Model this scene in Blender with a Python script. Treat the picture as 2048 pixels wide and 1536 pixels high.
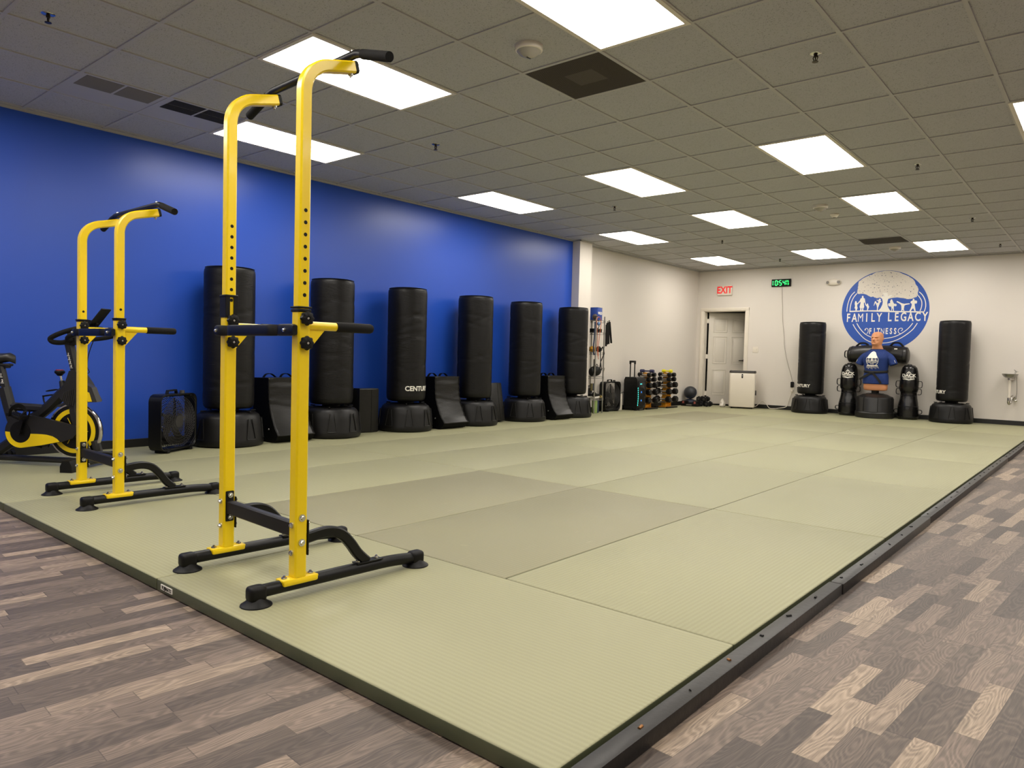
import bpy, bmesh, math, random
from mathutils import Vector, Matrix
random.seed(7)
SC = bpy.context.scene
for _o in list(bpy.data.objects): bpy.data.objects.remove(_o)
PI = math.pi
ZM = 0.05                      # top of the mats
HC = 2.8588                    # ceiling height
WX, WY = -6.868, 14.259        # blue wall, back wall
AX = -6.93                     # white wall beyond the column

# ---------------- camera ----------------
cam_d = bpy.data.cameras.new('camera'); cam = bpy.data.objects.new('camera', cam_d)
SC.collection.objects.link(cam)
yaw, pitch, roll = -0.700992, -0.039598, 0.0260225
F = Vector((math.sin(yaw)*math.cos(pitch), math.cos(yaw)*math.cos(pitch), math.sin(pitch)))
R0 = Vector((math.cos(yaw), -math.sin(yaw), 0)); U0 = R0.cross(F)
R = R0*math.cos(roll)+U0*math.sin(roll); U = U0*math.cos(roll)-R0*math.sin(roll)
cam.matrix_world = Matrix(((R.x, U.x, -F.x, 0), (R.y, U.y, -F.y, 0), (R.z, U.z, -F.z, 0.97623), (0, 0, 0, 1)))
cam_d.sensor_width = 36; cam_d.lens = 1442.09/2048*36; cam_d.clip_start = .05
SC.camera = cam

# ---------------- world, light, exposure ----------------
w = bpy.data.worlds.new('world'); SC.world = w; w.use_nodes = True
w.node_tree.nodes['Background'].inputs[0].default_value = (.9, .95, 1, 1)
w.node_tree.nodes['Background'].inputs[1].default_value = .05
SC.view_settings.view_transform = 'Standard'; SC.view_settings.look = 'None'
SC.view_settings.gamma = 1; SC.view_settings.use_curve_mapping = False
SC.view_settings.exposure = 0.0
LAMP = 14.6                     # strength of the ceiling panels
SC.cycles.max_bounces = 10; SC.cycles.diffuse_bounces = 6
SC.cycles.sample_clamp_indirect = 4
SC.cycles.use_denoising = True

# ---------------- helpers ----------------
def lin(c):
    return tuple(((v/255)/12.92 if v/255 <= .04045 else ((v/255+.055)/1.055)**2.4) for v in c)
class NT:
    def __init__(s, name):
        s.m = bpy.data.materials.new(name); s.m.use_nodes = True
        s.t = s.m.node_tree; s.n = s.t.nodes; s.b = s.n['Principled BSDF']
    def node(s, typ, **kw):
        n = s.n.new(typ)
        for k, v in kw.items():
            if k.startswith('i_'): s.put(n, int(k[2:]) if k[2:].isdigit() else k[2:].replace('_', ' '), v)
            else: setattr(n, k, v)
        return n
    def put(s, n, key, v):
        i = n.inputs[key]
        if isinstance(v, bpy.types.NodeSocket): s.t.links.new(v, i)
        elif isinstance(v, (tuple, list)) and len(v) == 3 and i.type == 'RGBA': i.default_value = (*v, 1)
        else: i.default_value = v
    def math(s, op, a, b=None, c=None):
        n = s.node('ShaderNodeMath', operation=op); s.put(n, 0, a)
        if b is not None: s.put(n, 1, b)
        if c is not None: s.put(n, 2, c)
        return n.outputs[0]
    def mix(s, f, a, b, mode='MIX'):
        n = s.node('ShaderNodeMix', data_type='RGBA', blend_type=mode)
        s.put(n, 0, f); s.put(n, 6, a); s.put(n, 7, b)
        return n.outputs[2]
    def ramp(s, f, stops):
        n = s.node('ShaderNodeValToRGB'); s.put(n, 0, f); e = n.color_ramp.elements
        while len(e) < len(stops): e.new(.5)
        for el, (p, c) in zip(e, stops): el.position = p; el.color = (*c, 1)
        return n.outputs[0]
    def obj(s): return s.node('ShaderNodeTexCoord').outputs['Object']
    def sep(s, v):
        n = s.node('ShaderNodeSeparateXYZ'); s.put(n, 0, v); return n.outputs
    def vec(s, x, y, z):
        n = s.node('ShaderNodeCombineXYZ'); s.put(n, 0, x); s.put(n, 1, y); s.put(n, 2, z); return n.outputs[0]
    def noise(s, v, scale=5, detail=2, dist=0, rough=.5):
        n = s.node('ShaderNodeTexNoise'); s.put(n, 'Vector', v); s.put(n, 'Scale', scale); s.put(n, 'Detail', detail)
        s.put(n, 'Distortion', dist); s.put(n, 'Roughness', rough); return n.outputs[0]
    def bump(s, h, strength=.2, dist=.01):
        n = s.node('ShaderNodeBump'); s.put(n, 'Height', h); s.put(n, 'Strength', strength); s.put(n, 'Distance', dist)
        s.put(s.b, 'Normal', n.outputs[0])
    def base(s, c): s.put(s.b, 'Base Color', c)
    def rough(s, r): s.put(s.b, 'Roughness', r)
MATS = {}
def mat(name, c, rough=.5, metal=0, emit=0, var=.06, nscale=9, bump=0, bscale=200, coat=0, spec=.5, alpha=1, trans=0):
    if name in MATS: return MATS[name]
    t = NT(name); L = lin(c)
    nz = t.noise(t.obj(), nscale, 3)
    t.base(t.mix(nz, tuple(v*(1-var) for v in L), tuple(min(1, v*(1+var)) for v in L)))
    t.rough(rough); t.put(t.b, 'Metallic', metal); t.put(t.b, 'Specular IOR Level', spec)
    if coat: t.put(t.b, 'Coat Weight', coat); t.put(t.b, 'Coat Roughness', .08)
    if emit: t.put(t.b, 'Emission Color', L); t.put(t.b, 'Emission Strength', emit)
    if bump: t.bump(t.noise(t.obj(), bscale, 3), bump, .004)
    if trans: t.put(t.b, 'Transmission Weight', trans)
    MATS[name] = t.m; return t.m

def frame_axes(d):
    d = d.normalized(); up = Vector((0, 0, 1)) if abs(d.z) < .95 else Vector((0, 1, 0))
    x = d.cross(up).normalized(); return x, x.cross(d).normalized()
class MB:
    """collects shapes and links them as ONE mesh object"""
    def __init__(s): s.bm = bmesh.new(); s.mi = 0
    def _faces(s, f0):
        s.bm.faces.ensure_lookup_table()
        for f in s.bm.faces[f0:]: f.material_index = s.mi
    def rings(s, rings, closed=True, cap=True, loop=False):
        f0 = len(s.bm.faces)
        vs = [[s.bm.verts.new(p) for p in r] for r in rings]; n = len(vs[0])
        pairs = list(zip(vs[:-1], vs[1:]))
        if loop: pairs.append((vs[-1], vs[0]))
        for a, b in pairs:
            for i in range(n if closed else n-1):
                j = (i+1) % n
                s.bm.faces.new((a[i], a[j], b[j], b[i]))
        if cap and not loop and closed:
            s.bm.faces.new(list(reversed(vs[0]))); s.bm.faces.new(vs[-1])
        s._faces(f0); return s
    def box(s, c, size, bev=0, seg=2, M=None):
        t = bmesh.new(); bmesh.ops.create_cube(t, size=1)
        for v in t.verts: v.co = Vector((v.co.x*size[0], v.co.y*size[1], v.co.z*size[2]))
        if bev: bmesh.ops.bevel(t, geom=list(t.edges)+list(t.verts), offset=bev, segments=seg, profile=.5, affect='EDGES')
        return s._merge(t, (Matrix.Translation(c) @ M) if M else Matrix.Translation(c))
    def _merge(s, t, M):
        t.transform(M); me = bpy.data.meshes.new('tmp'); t.to_mesh(me); t.free()
        f0 = len(s.bm.faces); s.bm.from_mesh(me); bpy.data.meshes.remove(me); s._faces(f0); return s
    def b2(s, lo, hi, bev=0, seg=2):
        return s.box([(a+b)/2 for a, b in zip(lo, hi)], [b-a for a, b in zip(lo, hi)], bev, seg)
    def cyl(s, p0, p1, r0, r1=None, seg=16, cap=True):
        p0, p1 = Vector(p0), Vector(p1); x, y = frame_axes(p1-p0); r1 = r0 if r1 is None else r1
        R_ = lambda p, r: [p+x*r*math.cos(2*PI*i/seg)+y*r*math.sin(2*PI*i/seg) for i in range(seg)]
        return s.rings([R_(p0, r0), R_(p1, r1)], cap=cap)
    def tube(s, pts, r, seg=10, sec=None, closed=False, up=None):
        """sweep a circle (r may be a list) or a rectangle sec=(w,h[,bev]) along pts; up fixes the h direction"""
        P = [Vector(p) for p in pts]; n = len(P); rings = []; px = None
        for i in range(n):
            if closed: d = P[(i+1) % n]-P[i-1]
            else: d = P[min(i+1, n-1)]-P[max(i-1, 0)]
            d.normalize()
            if up is not None: x = d.cross(Vector(up)).normalized(); y = x.cross(d).normalized()
            elif px is None: x, y = frame_axes(d)
            else: x = (px-d*px.dot(d)).normalized(); y = x.cross(d).normalized()*1
            px = x
            if sec:
                w_, h_ = sec[0]/2, sec[1]/2; bv = sec[2] if len(sec) > 2 else 0
                if bv: q = [(w_, h_-bv), (w_-bv, h_), (-w_+bv, h_), (-w_, h_-bv), (-w_, -h_+bv), (-w_+bv, -h_), (w_-bv, -h_), (w_, -h_+bv)]
                else: q = [(w_, h_), (-w_, h_), (-w_, -h_), (w_, -h_)]
                k = 1
                if 0 < i < n-1 and not closed and up is not None:
                    a, b = (P[i]-P[i-1]).normalized(), (P[i+1]-P[i]).normalized(); k = 1/max(.5, math.sqrt((1+a.dot(b))/2))
                rings.append([P[i]+x*u_*k+y*v_ for u_, v_ in q])
            else:
                rr = r[i] if isinstance(r, (list, tuple)) else r
                rings.append([P[i]+x*rr*math.cos(2*PI*j/seg)+y*rr*math.sin(2*PI*j/seg) for j in range(seg)])
        return s.rings(rings, loop=closed)
    def lathe(s, prof, c=(0, 0, 0), seg=32, M=None, sx=1, sy=1):
        M = M or Matrix.Identity(4); c = Vector(c)
        return s.rings(loop=prof[0][0] > .0099 and prof[-1][0] > .0099, rings=[[c+(M @ Vector((max(r, 1e-4)*sx*math.cos(2*PI*i/seg), max(r, 1e-4)*sy*math.sin(2*PI*i/seg), z))) for i in range(seg)] for r, z in prof])
    def prism(s, pts, mp, d0, d1):
        """extrude a 2d outline: mp(u, v, d) gives the 3d point"""
        f0 = len(s.bm.faces)
        a = [s.bm.verts.new(mp(u, v, d0)) for u, v in pts]; b = [s.bm.verts.new(mp(u, v, d1)) for u, v in pts]; n = len(pts)
        fs = [s.bm.faces.new(a), s.bm.faces.new(list(reversed(b)))]
        for i in range(n): s.bm.faces.new((a[i], b[i], b[(i+1) % n], a[(i+1) % n]))
        for q in fs: q.normal_update()
        bmesh.ops.triangulate(s.bm, faces=fs, ngon_method='EAR_CLIP'); s._faces(f0); return s
    def sphere(s, c, r, seg=20, ring=12, sc=(1, 1, 1)):
        c = Vector(c)
        return s.rings([[c+Vector((r*sc[0]*math.sin(PI*k/ring)*math.cos(2*PI*i/seg), r*sc[1]*math.sin(PI*k/ring)*math.sin(2*PI*i/seg), -r*sc[2]*math.cos(PI*k/ring))) for i in range(seg)] for k in [.05]+list(range(1, ring))+[ring-.05]])
    def text(s, body, size, mp, depth=.001, bold=0, align='CENTER', sub=0):
        cu = bpy.data.curves.new('t', 'FONT'); cu.body = body; cu.size = size; cu.align_x = align; cu.align_y = 'CENTER'
        cu.offset = bold; cu.resolution_u = 3
        o = bpy.data.objects.new('t', cu); SC.collection.objects.link(o)
        dg = bpy.context.evaluated_depsgraph_get(); me = o.evaluated_get(dg).to_mesh()
        t = bmesh.new(); t.from_mesh(me); o.evaluated_get(dg).to_mesh_clear()
        bpy.data.objects.remove(o); bpy.data.curves.remove(cu)
        if sub:
            bmesh.ops.triangulate(t, faces=t.faces[:])
            for _ in range(sub): bmesh.ops.subdivide_edges(t, edges=[e for e in t.edges if e.calc_length() > size*.12], cuts=1)
        f0 = len(s.bm.faces); top = {v: s.bm.verts.new(mp(v.co.x, v.co.y, depth)) for v in t.verts}
        for f in t.faces: s.bm.faces.new([top[v] for v in f.verts])
        bot = {v: s.bm.verts.new(mp(v.co.x, v.co.y, 0)) for v in t.verts if any(e.is_boundary for e in v.link_edges)}
        for e in t.edges:
            if e.is_boundary: a, b = e.verts; s.bm.faces.new((top[a], top[b], bot[b], bot[a]))
        t.free(); s._faces(f0); return s
    def build(s, name, m, parent=None, ang=38, fix=True):
        me = bpy.data.meshes.new(name)
        if fix: bmesh.ops.recalc_face_normals(s.bm, faces=s.bm.faces[:])
        s.bm.to_mesh(me); s.bm.free()
        for mm in (m if isinstance(m, (list, tuple)) else [m]): me.materials.append(mm)
        me.polygons.foreach_set('use_smooth', [True]*len(me.polygons))
        try: me.set_sharp_from_angle(angle=math.radians(ang))
        except Exception: pass
        o = bpy.data.objects.new(name, me); SC.collection.objects.link(o)
        if parent: o.parent = parent
        return o
def tag(o, label=None, cat=None, group=None, kind=None):
    for k, v in (('label', label), ('category', cat), ('group', group), ('kind', kind)):
        if v: o[k] = v
    return o
def thing(name, label, cat, loc=(0, 0, 0), rz=0, group=None):
    o = bpy.data.objects.new(name, None); SC.collection.objects.link(o); o.empty_display_size = .1
    o.location = loc; o.rotation_euler = (0, 0, rz); return tag(o, label, cat, group)
def struct(o): return tag(o, kind='structure')
def dup(root, label, loc, rz=None, group=None, scale=None):
    def cp(o, par):
        c = o.copy(); SC.collection.objects.link(c)
        if par: c.parent = par
        for ch in [x for x in bpy.data.objects if x.parent == o]: cp(ch, c)
        return c
    r = cp(root, None); r.location = loc; r['label'] = label
    if rz is not None: r.rotation_euler = (0, 0, rz)
    if group: r['group'] = group
    if scale: r.scale = (scale,)*3
    return r
def arc(c, r, a0, a1, n, f):
    return [f(c[0]+r*math.cos(math.radians(a0+(a1-a0)*i/n)), c[1]+r*math.sin(math.radians(a0+(a1-a0)*i/n))) for i in range(n+1)]
def smooth(pts, n=4):
    P = [Vector(p) for p in pts]; out = []
    for i in range(len(P)-1):
        a, b, c, d = P[max(i-1, 0)], P[i], P[i+1], P[min(i+2, len(P)-1)]
        for k in range(n):
            t = k/n; out.append(.5*((2*b)+(c-a)*t+(2*a-5*b+4*c-d)*t*t+(3*b-a-3*c+d)*t**3))
    return out+[P[-1]]
def adopt(o, par):
    o.parent = par; o.matrix_parent_inverse = par.matrix_basis.inverted()
    for k in ('label', 'category', 'group'):
        if k in o: del o[k]
    return o
xz = lambda y0, sg=1: (lambda u, v, d: (u, y0+sg*d, v))
yz = lambda x0, sg=1: (lambda u, v, d: (x0+sg*d, u, v))
xy = lambda z0, sg=1: (lambda u, v, d: (u, v, z0+sg*d))
# ---------------- surface materials ----------------
def wood_floor():
    t = NT('wood_look_vinyl'); s = t.sep(t.obj()); a = math.radians(4)
    x = t.math('SUBTRACT', t.math('MULTIPLY', s[0], math.cos(a)), t.math('MULTIPLY', s[1], math.sin(a)))
    y = t.math('ADD', t.math('MULTIPLY', s[0], math.sin(a)), t.math('MULTIPLY', s[1], math.cos(a)))
    wd, ln = .065, .43
    xs = t.math('DIVIDE', x, wd); row = t.math('FLOOR', xs)
    wn = t.node('ShaderNodeTexWhiteNoise', noise_dimensions='1D'); t.put(wn, 'W', row)
    ys = t.math('ADD', t.math('DIVIDE', y, ln), t.math('MULTIPLY', wn.outputs[0], 9.0)); col = t.math('FLOOR', ys)
    w2 = t.node('ShaderNodeTexWhiteNoise', noise_dimensions='2D'); t.put(w2, 'Vector', t.vec(row, col, 0)); pid = w2.outputs[0]
    off = t.math('MULTIPLY', pid, 61.0)
    tone = t.ramp(pid, [(0, lin((70, 60, 55))), (.4, lin((92, 80, 72))), (.75, lin((116, 101, 90))), (1, lin((150, 132, 114)))])
    warp = t.noise(t.vec(t.math('ADD', t.math('MULTIPLY', x, 9), off), t.math('MULTIPLY', y, 2.0), off), 1.0, 2)
    rings = t.math('SINE', t.math('ADD', t.math('MULTIPLY', warp, 75.0), t.math('MULTIPLY', x, 130.0)))
    fine = t.noise(t.vec(t.math('ADD', t.math('MULTIPLY', x, 230), off), t.math('MULTIPLY', y, 9), off), 1.0, 4, .6, .65)
    g = t.math('ADD', t.math('MULTIPLY', t.math('POWER', t.math('ABSOLUTE', rings), 3.0), .42), t.math('ADD', t.math('MULTIPLY', t.math('SUBTRACT', fine, .5), 1.9), -.12))
    k = t.math('ADD', 1.0, g)
    n = t.node('ShaderNodeVectorMath', operation='SCALE'); t.put(n, 0, tone); t.put(n, 3, k)
    fx = t.math('FRACT', xs); fy = t.math('FRACT', ys)
    e = t.math('MAXIMUM', t.math('MULTIPLY', t.math('LESS_THAN', fx, .022), .75), t.math('LESS_THAN', fy, .006))
    sheet = t.math('MULTIPLY', t.math('LESS_THAN', t.math('ABSOLUTE', t.math('SUBTRACT', s[1], 2.962)), .002), t.math('GREATER_THAN', s[0], -.8))
    e = t.math('MAXIMUM', e, sheet)
    c = t.mix(t.math('MULTIPLY', e, .62), n.outputs[0], lin((48, 40, 36)))
    t.base(c); t.rough(t.math('ADD', .46, t.math('MULTIPLY', fine, .16)))
    t.bump(t.math('SUBTRACT', t.math('MULTIPLY', fine, .3), e), .12, .002)
    return t.m
def tatami(name, c):
    t = NT(name); s = t.sep(t.obj())
    rib = t.math('SINE', t.math('MULTIPLY', s[1], 2*PI/.0195))
    weave = t.noise(t.vec(t.math('MULTIPLY', s[0], 420), t.math('MULTIPLY', s[1], 160), 0), 1.0, 2)
    blot = t.noise(t.obj(), 1.3, 4, .5); scuff = t.noise(t.vec(t.math('MULTIPLY', s[0], 2.0), t.math('MULTIPLY', s[1], 9), 3.), 1.2, 5, 1.5, .7)
    k = t.math('ADD', .93, t.math('ADD', t.math('MULTIPLY', rib, .045), t.math('ADD', t.math('MULTIPLY', t.math('SUBTRACT', weave, .5), .12), t.math('MULTIPLY', blot, .14))))
    n = t.node('ShaderNodeVectorMath', operation='SCALE'); t.put(n, 0, lin(c)); t.put(n, 3, k)
    sc = t.ramp(scuff, [(.66, (0, 0, 0)), (.76, (.32, .32, .32))])
    t.base(t.mix(sc, n.outputs[0], lin((188, 180, 145))))
    t.rough(t.math('ADD', .44, t.math('MULTIPLY', blot, .16)))
    t.bump(t.math('ADD', t.math('MULTIPLY', rib, .5), t.math('MULTIPLY', weave, .25)), .35, .0018)
    return t.m
def ceiling_tile():
    t = NT('acoustic_tile'); o = t.obj()
    n1 = t.noise(o, 150, 3, .8, .6); n2 = t.noise(o, 60, 2, .5)
    pits = t.math('MULTIPLY', t.math('GREATER_THAN', n1, .60), t.math('GREATER_THAN', n2, .46))
    t.base(t.mix(t.math('MULTIPLY', pits, .75), lin((182, 182, 185)), lin((100, 97, 94))))
    t.rough(.9); t.bump(t.math('SUBTRACT', t.noise(o, 160, 2), pits), .3, .003); return t.m
def paint(name, c, rough, bump=.05):
    t = NT(name); o = t.obj()
    t.base(t.mix(t.noise(o, 1.1, 3), tuple(v*.975 for v in lin(c)), lin(c)))
    t.rough(t.math('ADD', rough-.03, t.math('MULTIPLY', t.noise(o, 3, 4), .06))); t.bump(t.noise(o, 240, 2), bump, .001); return t.m
def wrinkled(name, c, rough=.42):
    """black vinyl cover with horizontal creases"""
    t = NT(name); s = t.sep(t.obj())
    v = t.vec(t.math('MULTIPLY', s[0], 1.6), t.math('MULTIPLY', s[1], 1.6), t.math('MULTIPLY', s[2], 9.0))
    n1 = t.noise(v, 1.6, 4, 1.4, .55); rid = t.math('POWER', t.math('SUBTRACT', 1.0, t.math('ABSOLUTE', t.math('MULTIPLY', t.math('SUBTRACT', n1, .5), 5.0))), 3.0)
    zone = t.noise(t.vec(0.3, .2, t.math('MULTIPLY', s[2], 1.0)), 3.2, 1)
    t.base(t.mix(t.noise(t.obj(), 30, 2), lin(c), tuple(x*1.25 for x in lin(c)))); t.rough(t.math('ADD', rough-.05, t.math('MULTIPLY', t.noise(t.obj(), 14, 3), .12)))
    t.bump(t.math('ADD', t.math('MULTIPLY', rid, zone), t.math('MULTIPLY', t.noise(t.obj(), 380, 2), .03)), .10, .012); t.put(t.b, 'Specular IOR Level', .3); return t.m
M_FLOOR = wood_floor(); M_TATA = tatami('tatami_vinyl', (151, 149, 116)); M_TATB = tatami('tatami_vinyl_darker', (137, 133, 104))
M_SIDE = mat('mat_side_vinyl', (78, 82, 58), .5, bump=.15, bscale=30)
M_TILE = ceiling_tile(); M_GRID = mat('grid_paint', (180, 178, 177), .5, var=.02)
M_BLUE = paint('blue_wall_paint', (33, 77, 182), .36); M_WHITE = paint('white_wall_paint', (218, 211, 202), .5)
M_BASE = mat('black_rubber_base', (16, 15, 15), .45)
M_TRIM = mat('white_trim_paint', (225, 217, 203), .35, var=.02)
M_DOOR = mat('white_door_paint', (214, 207, 194), .4, var=.02)
M_HALL = mat('hall_paint', (120, 112, 100), .8)
M_YEL = mat('yellow_powder_coat', (240, 206, 4), .3, coat=.15, var=.03)
M_BLKP = mat('black_powder_coat', (9, 9, 9), .4, var=.1, bump=.03, bscale=500, spec=.3)
M_FOAM = mat('black_foam', (16, 15, 14), .8, bump=.1, spec=.25)
M_RUB = mat('black_rubber', (9, 8, 8), .5, spec=.25)
M_PLA = mat('black_moulded_plastic', (13, 12, 11), .42, var=.1, bump=.06, bscale=600, spec=.33)
M_CHR = mat('chrome', (205, 203, 198), .16, 1)
M_STEEL = mat('galvanised_steel', (165, 163, 158), .32, 1)
M_VIN = wrinkled('creased_black_vinyl', (10, 9, 9)); M_VIN2 = mat('smooth_black_vinyl', (8, 8, 8), .32, bump=.08, bscale=60, spec=.3)
M_DKV = wrinkled('shield_vinyl', (20, 19, 17), .34)
M_SHSIDE = mat('shield_side_fabric', (4, 4, 4), .7, spec=.15)
M_INK = mat('white_print', (232, 228, 218), .5, var=.02)
M_GREY = mat('grey_plastic', (42, 40, 38), .5); M_WPL = mat('white_plastic', (226, 218, 205), .3, var=.02)
M_RED = mat('red_plastic', (150, 25, 28), .4); M_SILV = mat('silver_band', (150, 148, 145), .35, .6)
M_BLUEP = mat('blue_print', (40, 82, 170), .5, var=.03)

# ---------------- room shell ----------------
struct(MB().b2((WX-.3, -4.6, -.1), (4.2, WY+2.2, 0)).build('floor', M_FLOOR))
struct(MB().b2((AX-.3, -4.6, HC), (4.2, WY+.3, HC+.1)).build('ceiling', M_TILE))
struct(MB().b2((WX-.2, -4.5, 0), (WX, 9.575, HC)).build('wall_left', M_BLUE))
struct(MB().b2((AX-.14, 9.575, 0), (AX, WY+.12, HC)).build('wall_alcove', M_WHITE))
struct(MB().b2((AX, 9.575, 0), (-6.725, 9.92, HC)).build('wall_column', M_WHITE))
DX0, DX1, DZ = -6.775, -5.872, 2.012      # door opening
m = MB(); m.b2((AX, WY, 0), (DX0, WY+.12, HC)); m.b2((DX1, WY, 0), (4, WY+.12, HC)); m.b2((DX0, WY, DZ), (DX1, WY+.12, HC))
struct(m.build('wall_back', M_WHITE))
struct(MB().b2((4, -4.5, 0), (4.12, WY, HC)).build('wall_right', M_WHITE))
struct(MB().b2((WX, -4.62, 0), (4.12, -4.5, HC)).build('wall_front', M_WHITE))
m = MB(); m.b2((-7.6, WY+.12, 0), (-7.5, WY+2.1, 2.5)); m.b2((-5.0, WY+.12, 0), (-4.9, WY+2.1, 2.5)); m.b2((-7.6, WY+2.1, 0), (-4.9, WY+2.2, 2.5)); m.b2((-7.6, WY+.12, 2.4), (-4.9, WY+2.2, 2.5))
struct(m.build('wall_hall', M_HALL))
# ceiling grid on 2 ft centres
P = .6096; GX, GY = -2.22382, 3.131
m = MB(); x = GX+.5*P
xs_, ys_ = [], []
k = -8
while True:
    x = GX+(k+.5)*P; k += 1
    if x < AX+.05: continue
    if x > 3.95: break
    xs_.append(x)
k = -13
while True:
    y = GY+k*P; k += 1
    if y > WY-.05: break
    if y > -4.4: ys_.append(y)
for x in xs_: m.b2((x-.012, -4.5, HC-.008), (x+.012, WY, HC+.002))
for y in ys_: m.b2((AX if y > 9.6 else WX, y-.012, HC-.0075), (4, y+.012, HC+.002))
struct(m.build('trim_1', M_GRID))
m = MB()
m.b2((WX, -4.5, HC-.02), (WX+.022, 9.575, HC-.001)); m.b2((AX, 9.92, HC-.02), (AX+.022, WY, HC-.001)); m.b2((AX, WY-.022, HC-.02), (4, WY, HC-.001))
m.b2((AX, 9.553, HC-.02), (-6.703, 9.575, HC-.001)); m.b2((-6.725, 9.553, HC-.02), (-6.703, 9.942, HC-.001))
struct(m.build('trim_2', M_GRID))
# baseboards
BB = lambda n, lo, hi: struct(MB().b2(lo, hi, .003, 1).build(n, M_BASE))
BB('baseboard_left', (WX, -4.5, 0), (WX+.012, 9.563, ZM+.075)); BB('baseboard_alcove', (AX, 9.92, 0), (AX+.012, WY, ZM+.075))
m = MB(); m.b2((-5.80, WY-.012, 0), (4, WY, ZM+.075)); m.b2((AX+.012, WY-.012, 0), (-6.85, WY, ZM+.075)); struct(m.build('baseboard_back', M_BASE))
BB('baseboard_column', (AX, 9.563, 0), (-6.713, 9.93, ZM+.075))
# door casing, jamb
m = MB()
m.b2((DX0-.075, WY-.018, 0), (DX0+.004, WY, DZ+.06), .004); m.b2((DX1-.004, WY-.018, 0), (DX1+.07, WY, DZ+.06), .004); m.b2((DX0-.075, WY-.02, DZ-.004), (DX1+.07, WY, DZ+.062), .004)
m.b2((DX0-.06, WY-.024, 0), (DX0-.045, WY, DZ+.045)); m.b2((DX1+.04, WY-.024, 0), (DX1+.055, WY, DZ+.045)); m.b2((DX0-.06, WY-.025, DZ+.03), (DX1+.055, WY, DZ+.045))
m.b2((DX0, WY, 0), (DX0+.015, WY+.125, DZ)); m.b2((DX1-.015, WY, 0), (DX1, WY+.125, DZ)); m.b2((DX0, WY, DZ-.015), (DX1, WY+.125, DZ))
struct(m.build('trim_3', M_TRIM))
# six panel door standing ajar, hinged on the left
dr = bpy.data.objects.new('door_1', None); SC.collection.objects.link(dr); dr.location = (DX0+.05, WY+.135, 0.062); dr.rotation_euler = (0, 0, math.radians(33)); struct(dr)
DW, DH = .86, 1.93
m = MB(); m.b2((0, 0, 0), (DW, .035, DH), .003)
cols = [(.105, .375), (.485, .755)]; rows = [(.2, .72), (.86, 1.42), (1.52, 1.80)]
for a, b in cols:
    for c, d in rows:
        for g, h in ((0, .004), (.012, -.003)):
            pass
        fr = [(a, c), (b, c), (b, d), (a, d)]
        m.tube([(u, -.001, v) for u, v in fr], .009, 8, closed=True)
        m.b2((a+.035, -.008, c+.035), (b-.035, .004, d-.035), .005)
m.build('door_panel', M_DOOR, dr)
m = MB(); m.cyl((DW-.11, 0, .93), (DW-.11, -.05, .93), .014); m.cyl((DW-.11, -.002, .93), (DW-.11, -.012, .93), .032, seg=24); m.tube([(DW-.11, -.05, .93), (DW-.13, -.052, .93), (DW-.23, -.05, .928)], .009)
m.build('door_handle', mat('dark_bronze', (30, 25, 22), .35, .7), dr)
for hz in (.22, 1.0, 1.75):
    MB().b2((-.045, -.006, hz-.045), (-.004, .004, hz+.045)).cyl((-.006, -.006, hz-.045), (-.006, -.006, hz+.045), .006).build('hinge', M_TRIM, dr)

# ---------------- mats and kerb ----------------
KX, FY = -.926, 1.2707
def floor_mat(cx, cy, rz, w_, d_, label, mt):
    m = MB(); m.box((0, 0, ZM/2+.001), (w_-.004, d_-.004, ZM-.002), .006, 3)
    for f in m.bm.faces: f.material_index = 0 if f.calc_center_median().z > ZM-.004 else 1
    o = m.build('tatami_mat', [mt, M_SIDE]); o.location = (cx, cy, 0); o.rotation_euler = (0, 0, rz)
    return tag(o, label, 'floor mat', 'olive tatami mats')
ORD = ['first', 'second', 'third', 'fourth', 'fifth', 'sixth', 'seventh']
u = .990
for i in range(3):
    o = floor_mat(KX-u-2*u*i, FY+u/2, 0, 2*u, u, 'olive tatami mat of the front row, '+['at the black timber kerb', 'middle of three', 'nearest the blue wall'][i], M_TATA)
    if i == 0:
        m = MB(); m.b2((-.945, -u/2-.0015, .017), (-.850, -u/2+.004, .037)); m.build('maker_label', M_INK, o)
        m = MB(); m.text('FUJIMATS', .0185, lambda a, b, d: (a-.895, -u/2-.0015-d, b+.0267), .0006, .0006); m.build('label_print', M_PLA, o)
dark = {(1, 0), (2, 0), (4, 4)}
for c in range(6):
    for r in range(6):
        x0 = KX-u*c-u/2; y0 = FY+u+2*u*r+u
        yl = 2*u
        if r == 5: yl = WY-.016-(FY+u+2*u*5); y0 = FY+u+2*u*5+yl/2
        xl = u
        if c == 5: xl = (x0+u/2)-(WX+.014); x0 = (x0+u/2)-xl/2
        floor_mat(x0, y0, PI/2, yl, xl, 'olive tatami mat, %s row behind the front row, %s column from the black kerb' % (ORD[r], ORD[c]), M_TATB if (c, r) in dark else M_TATA)
M_KERB = mat('black_painted_timber', (24, 21, 20), .42, var=.35, nscale=22, bump=.25, bscale=40)
seg_y = [1.235, 3.222, 5.048, 9.10, WY-.02]
nm = ['nearest the camera', 'second from the camera', 'third from the camera, the longest seen whole', 'farthest, running to the back wall']
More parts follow.
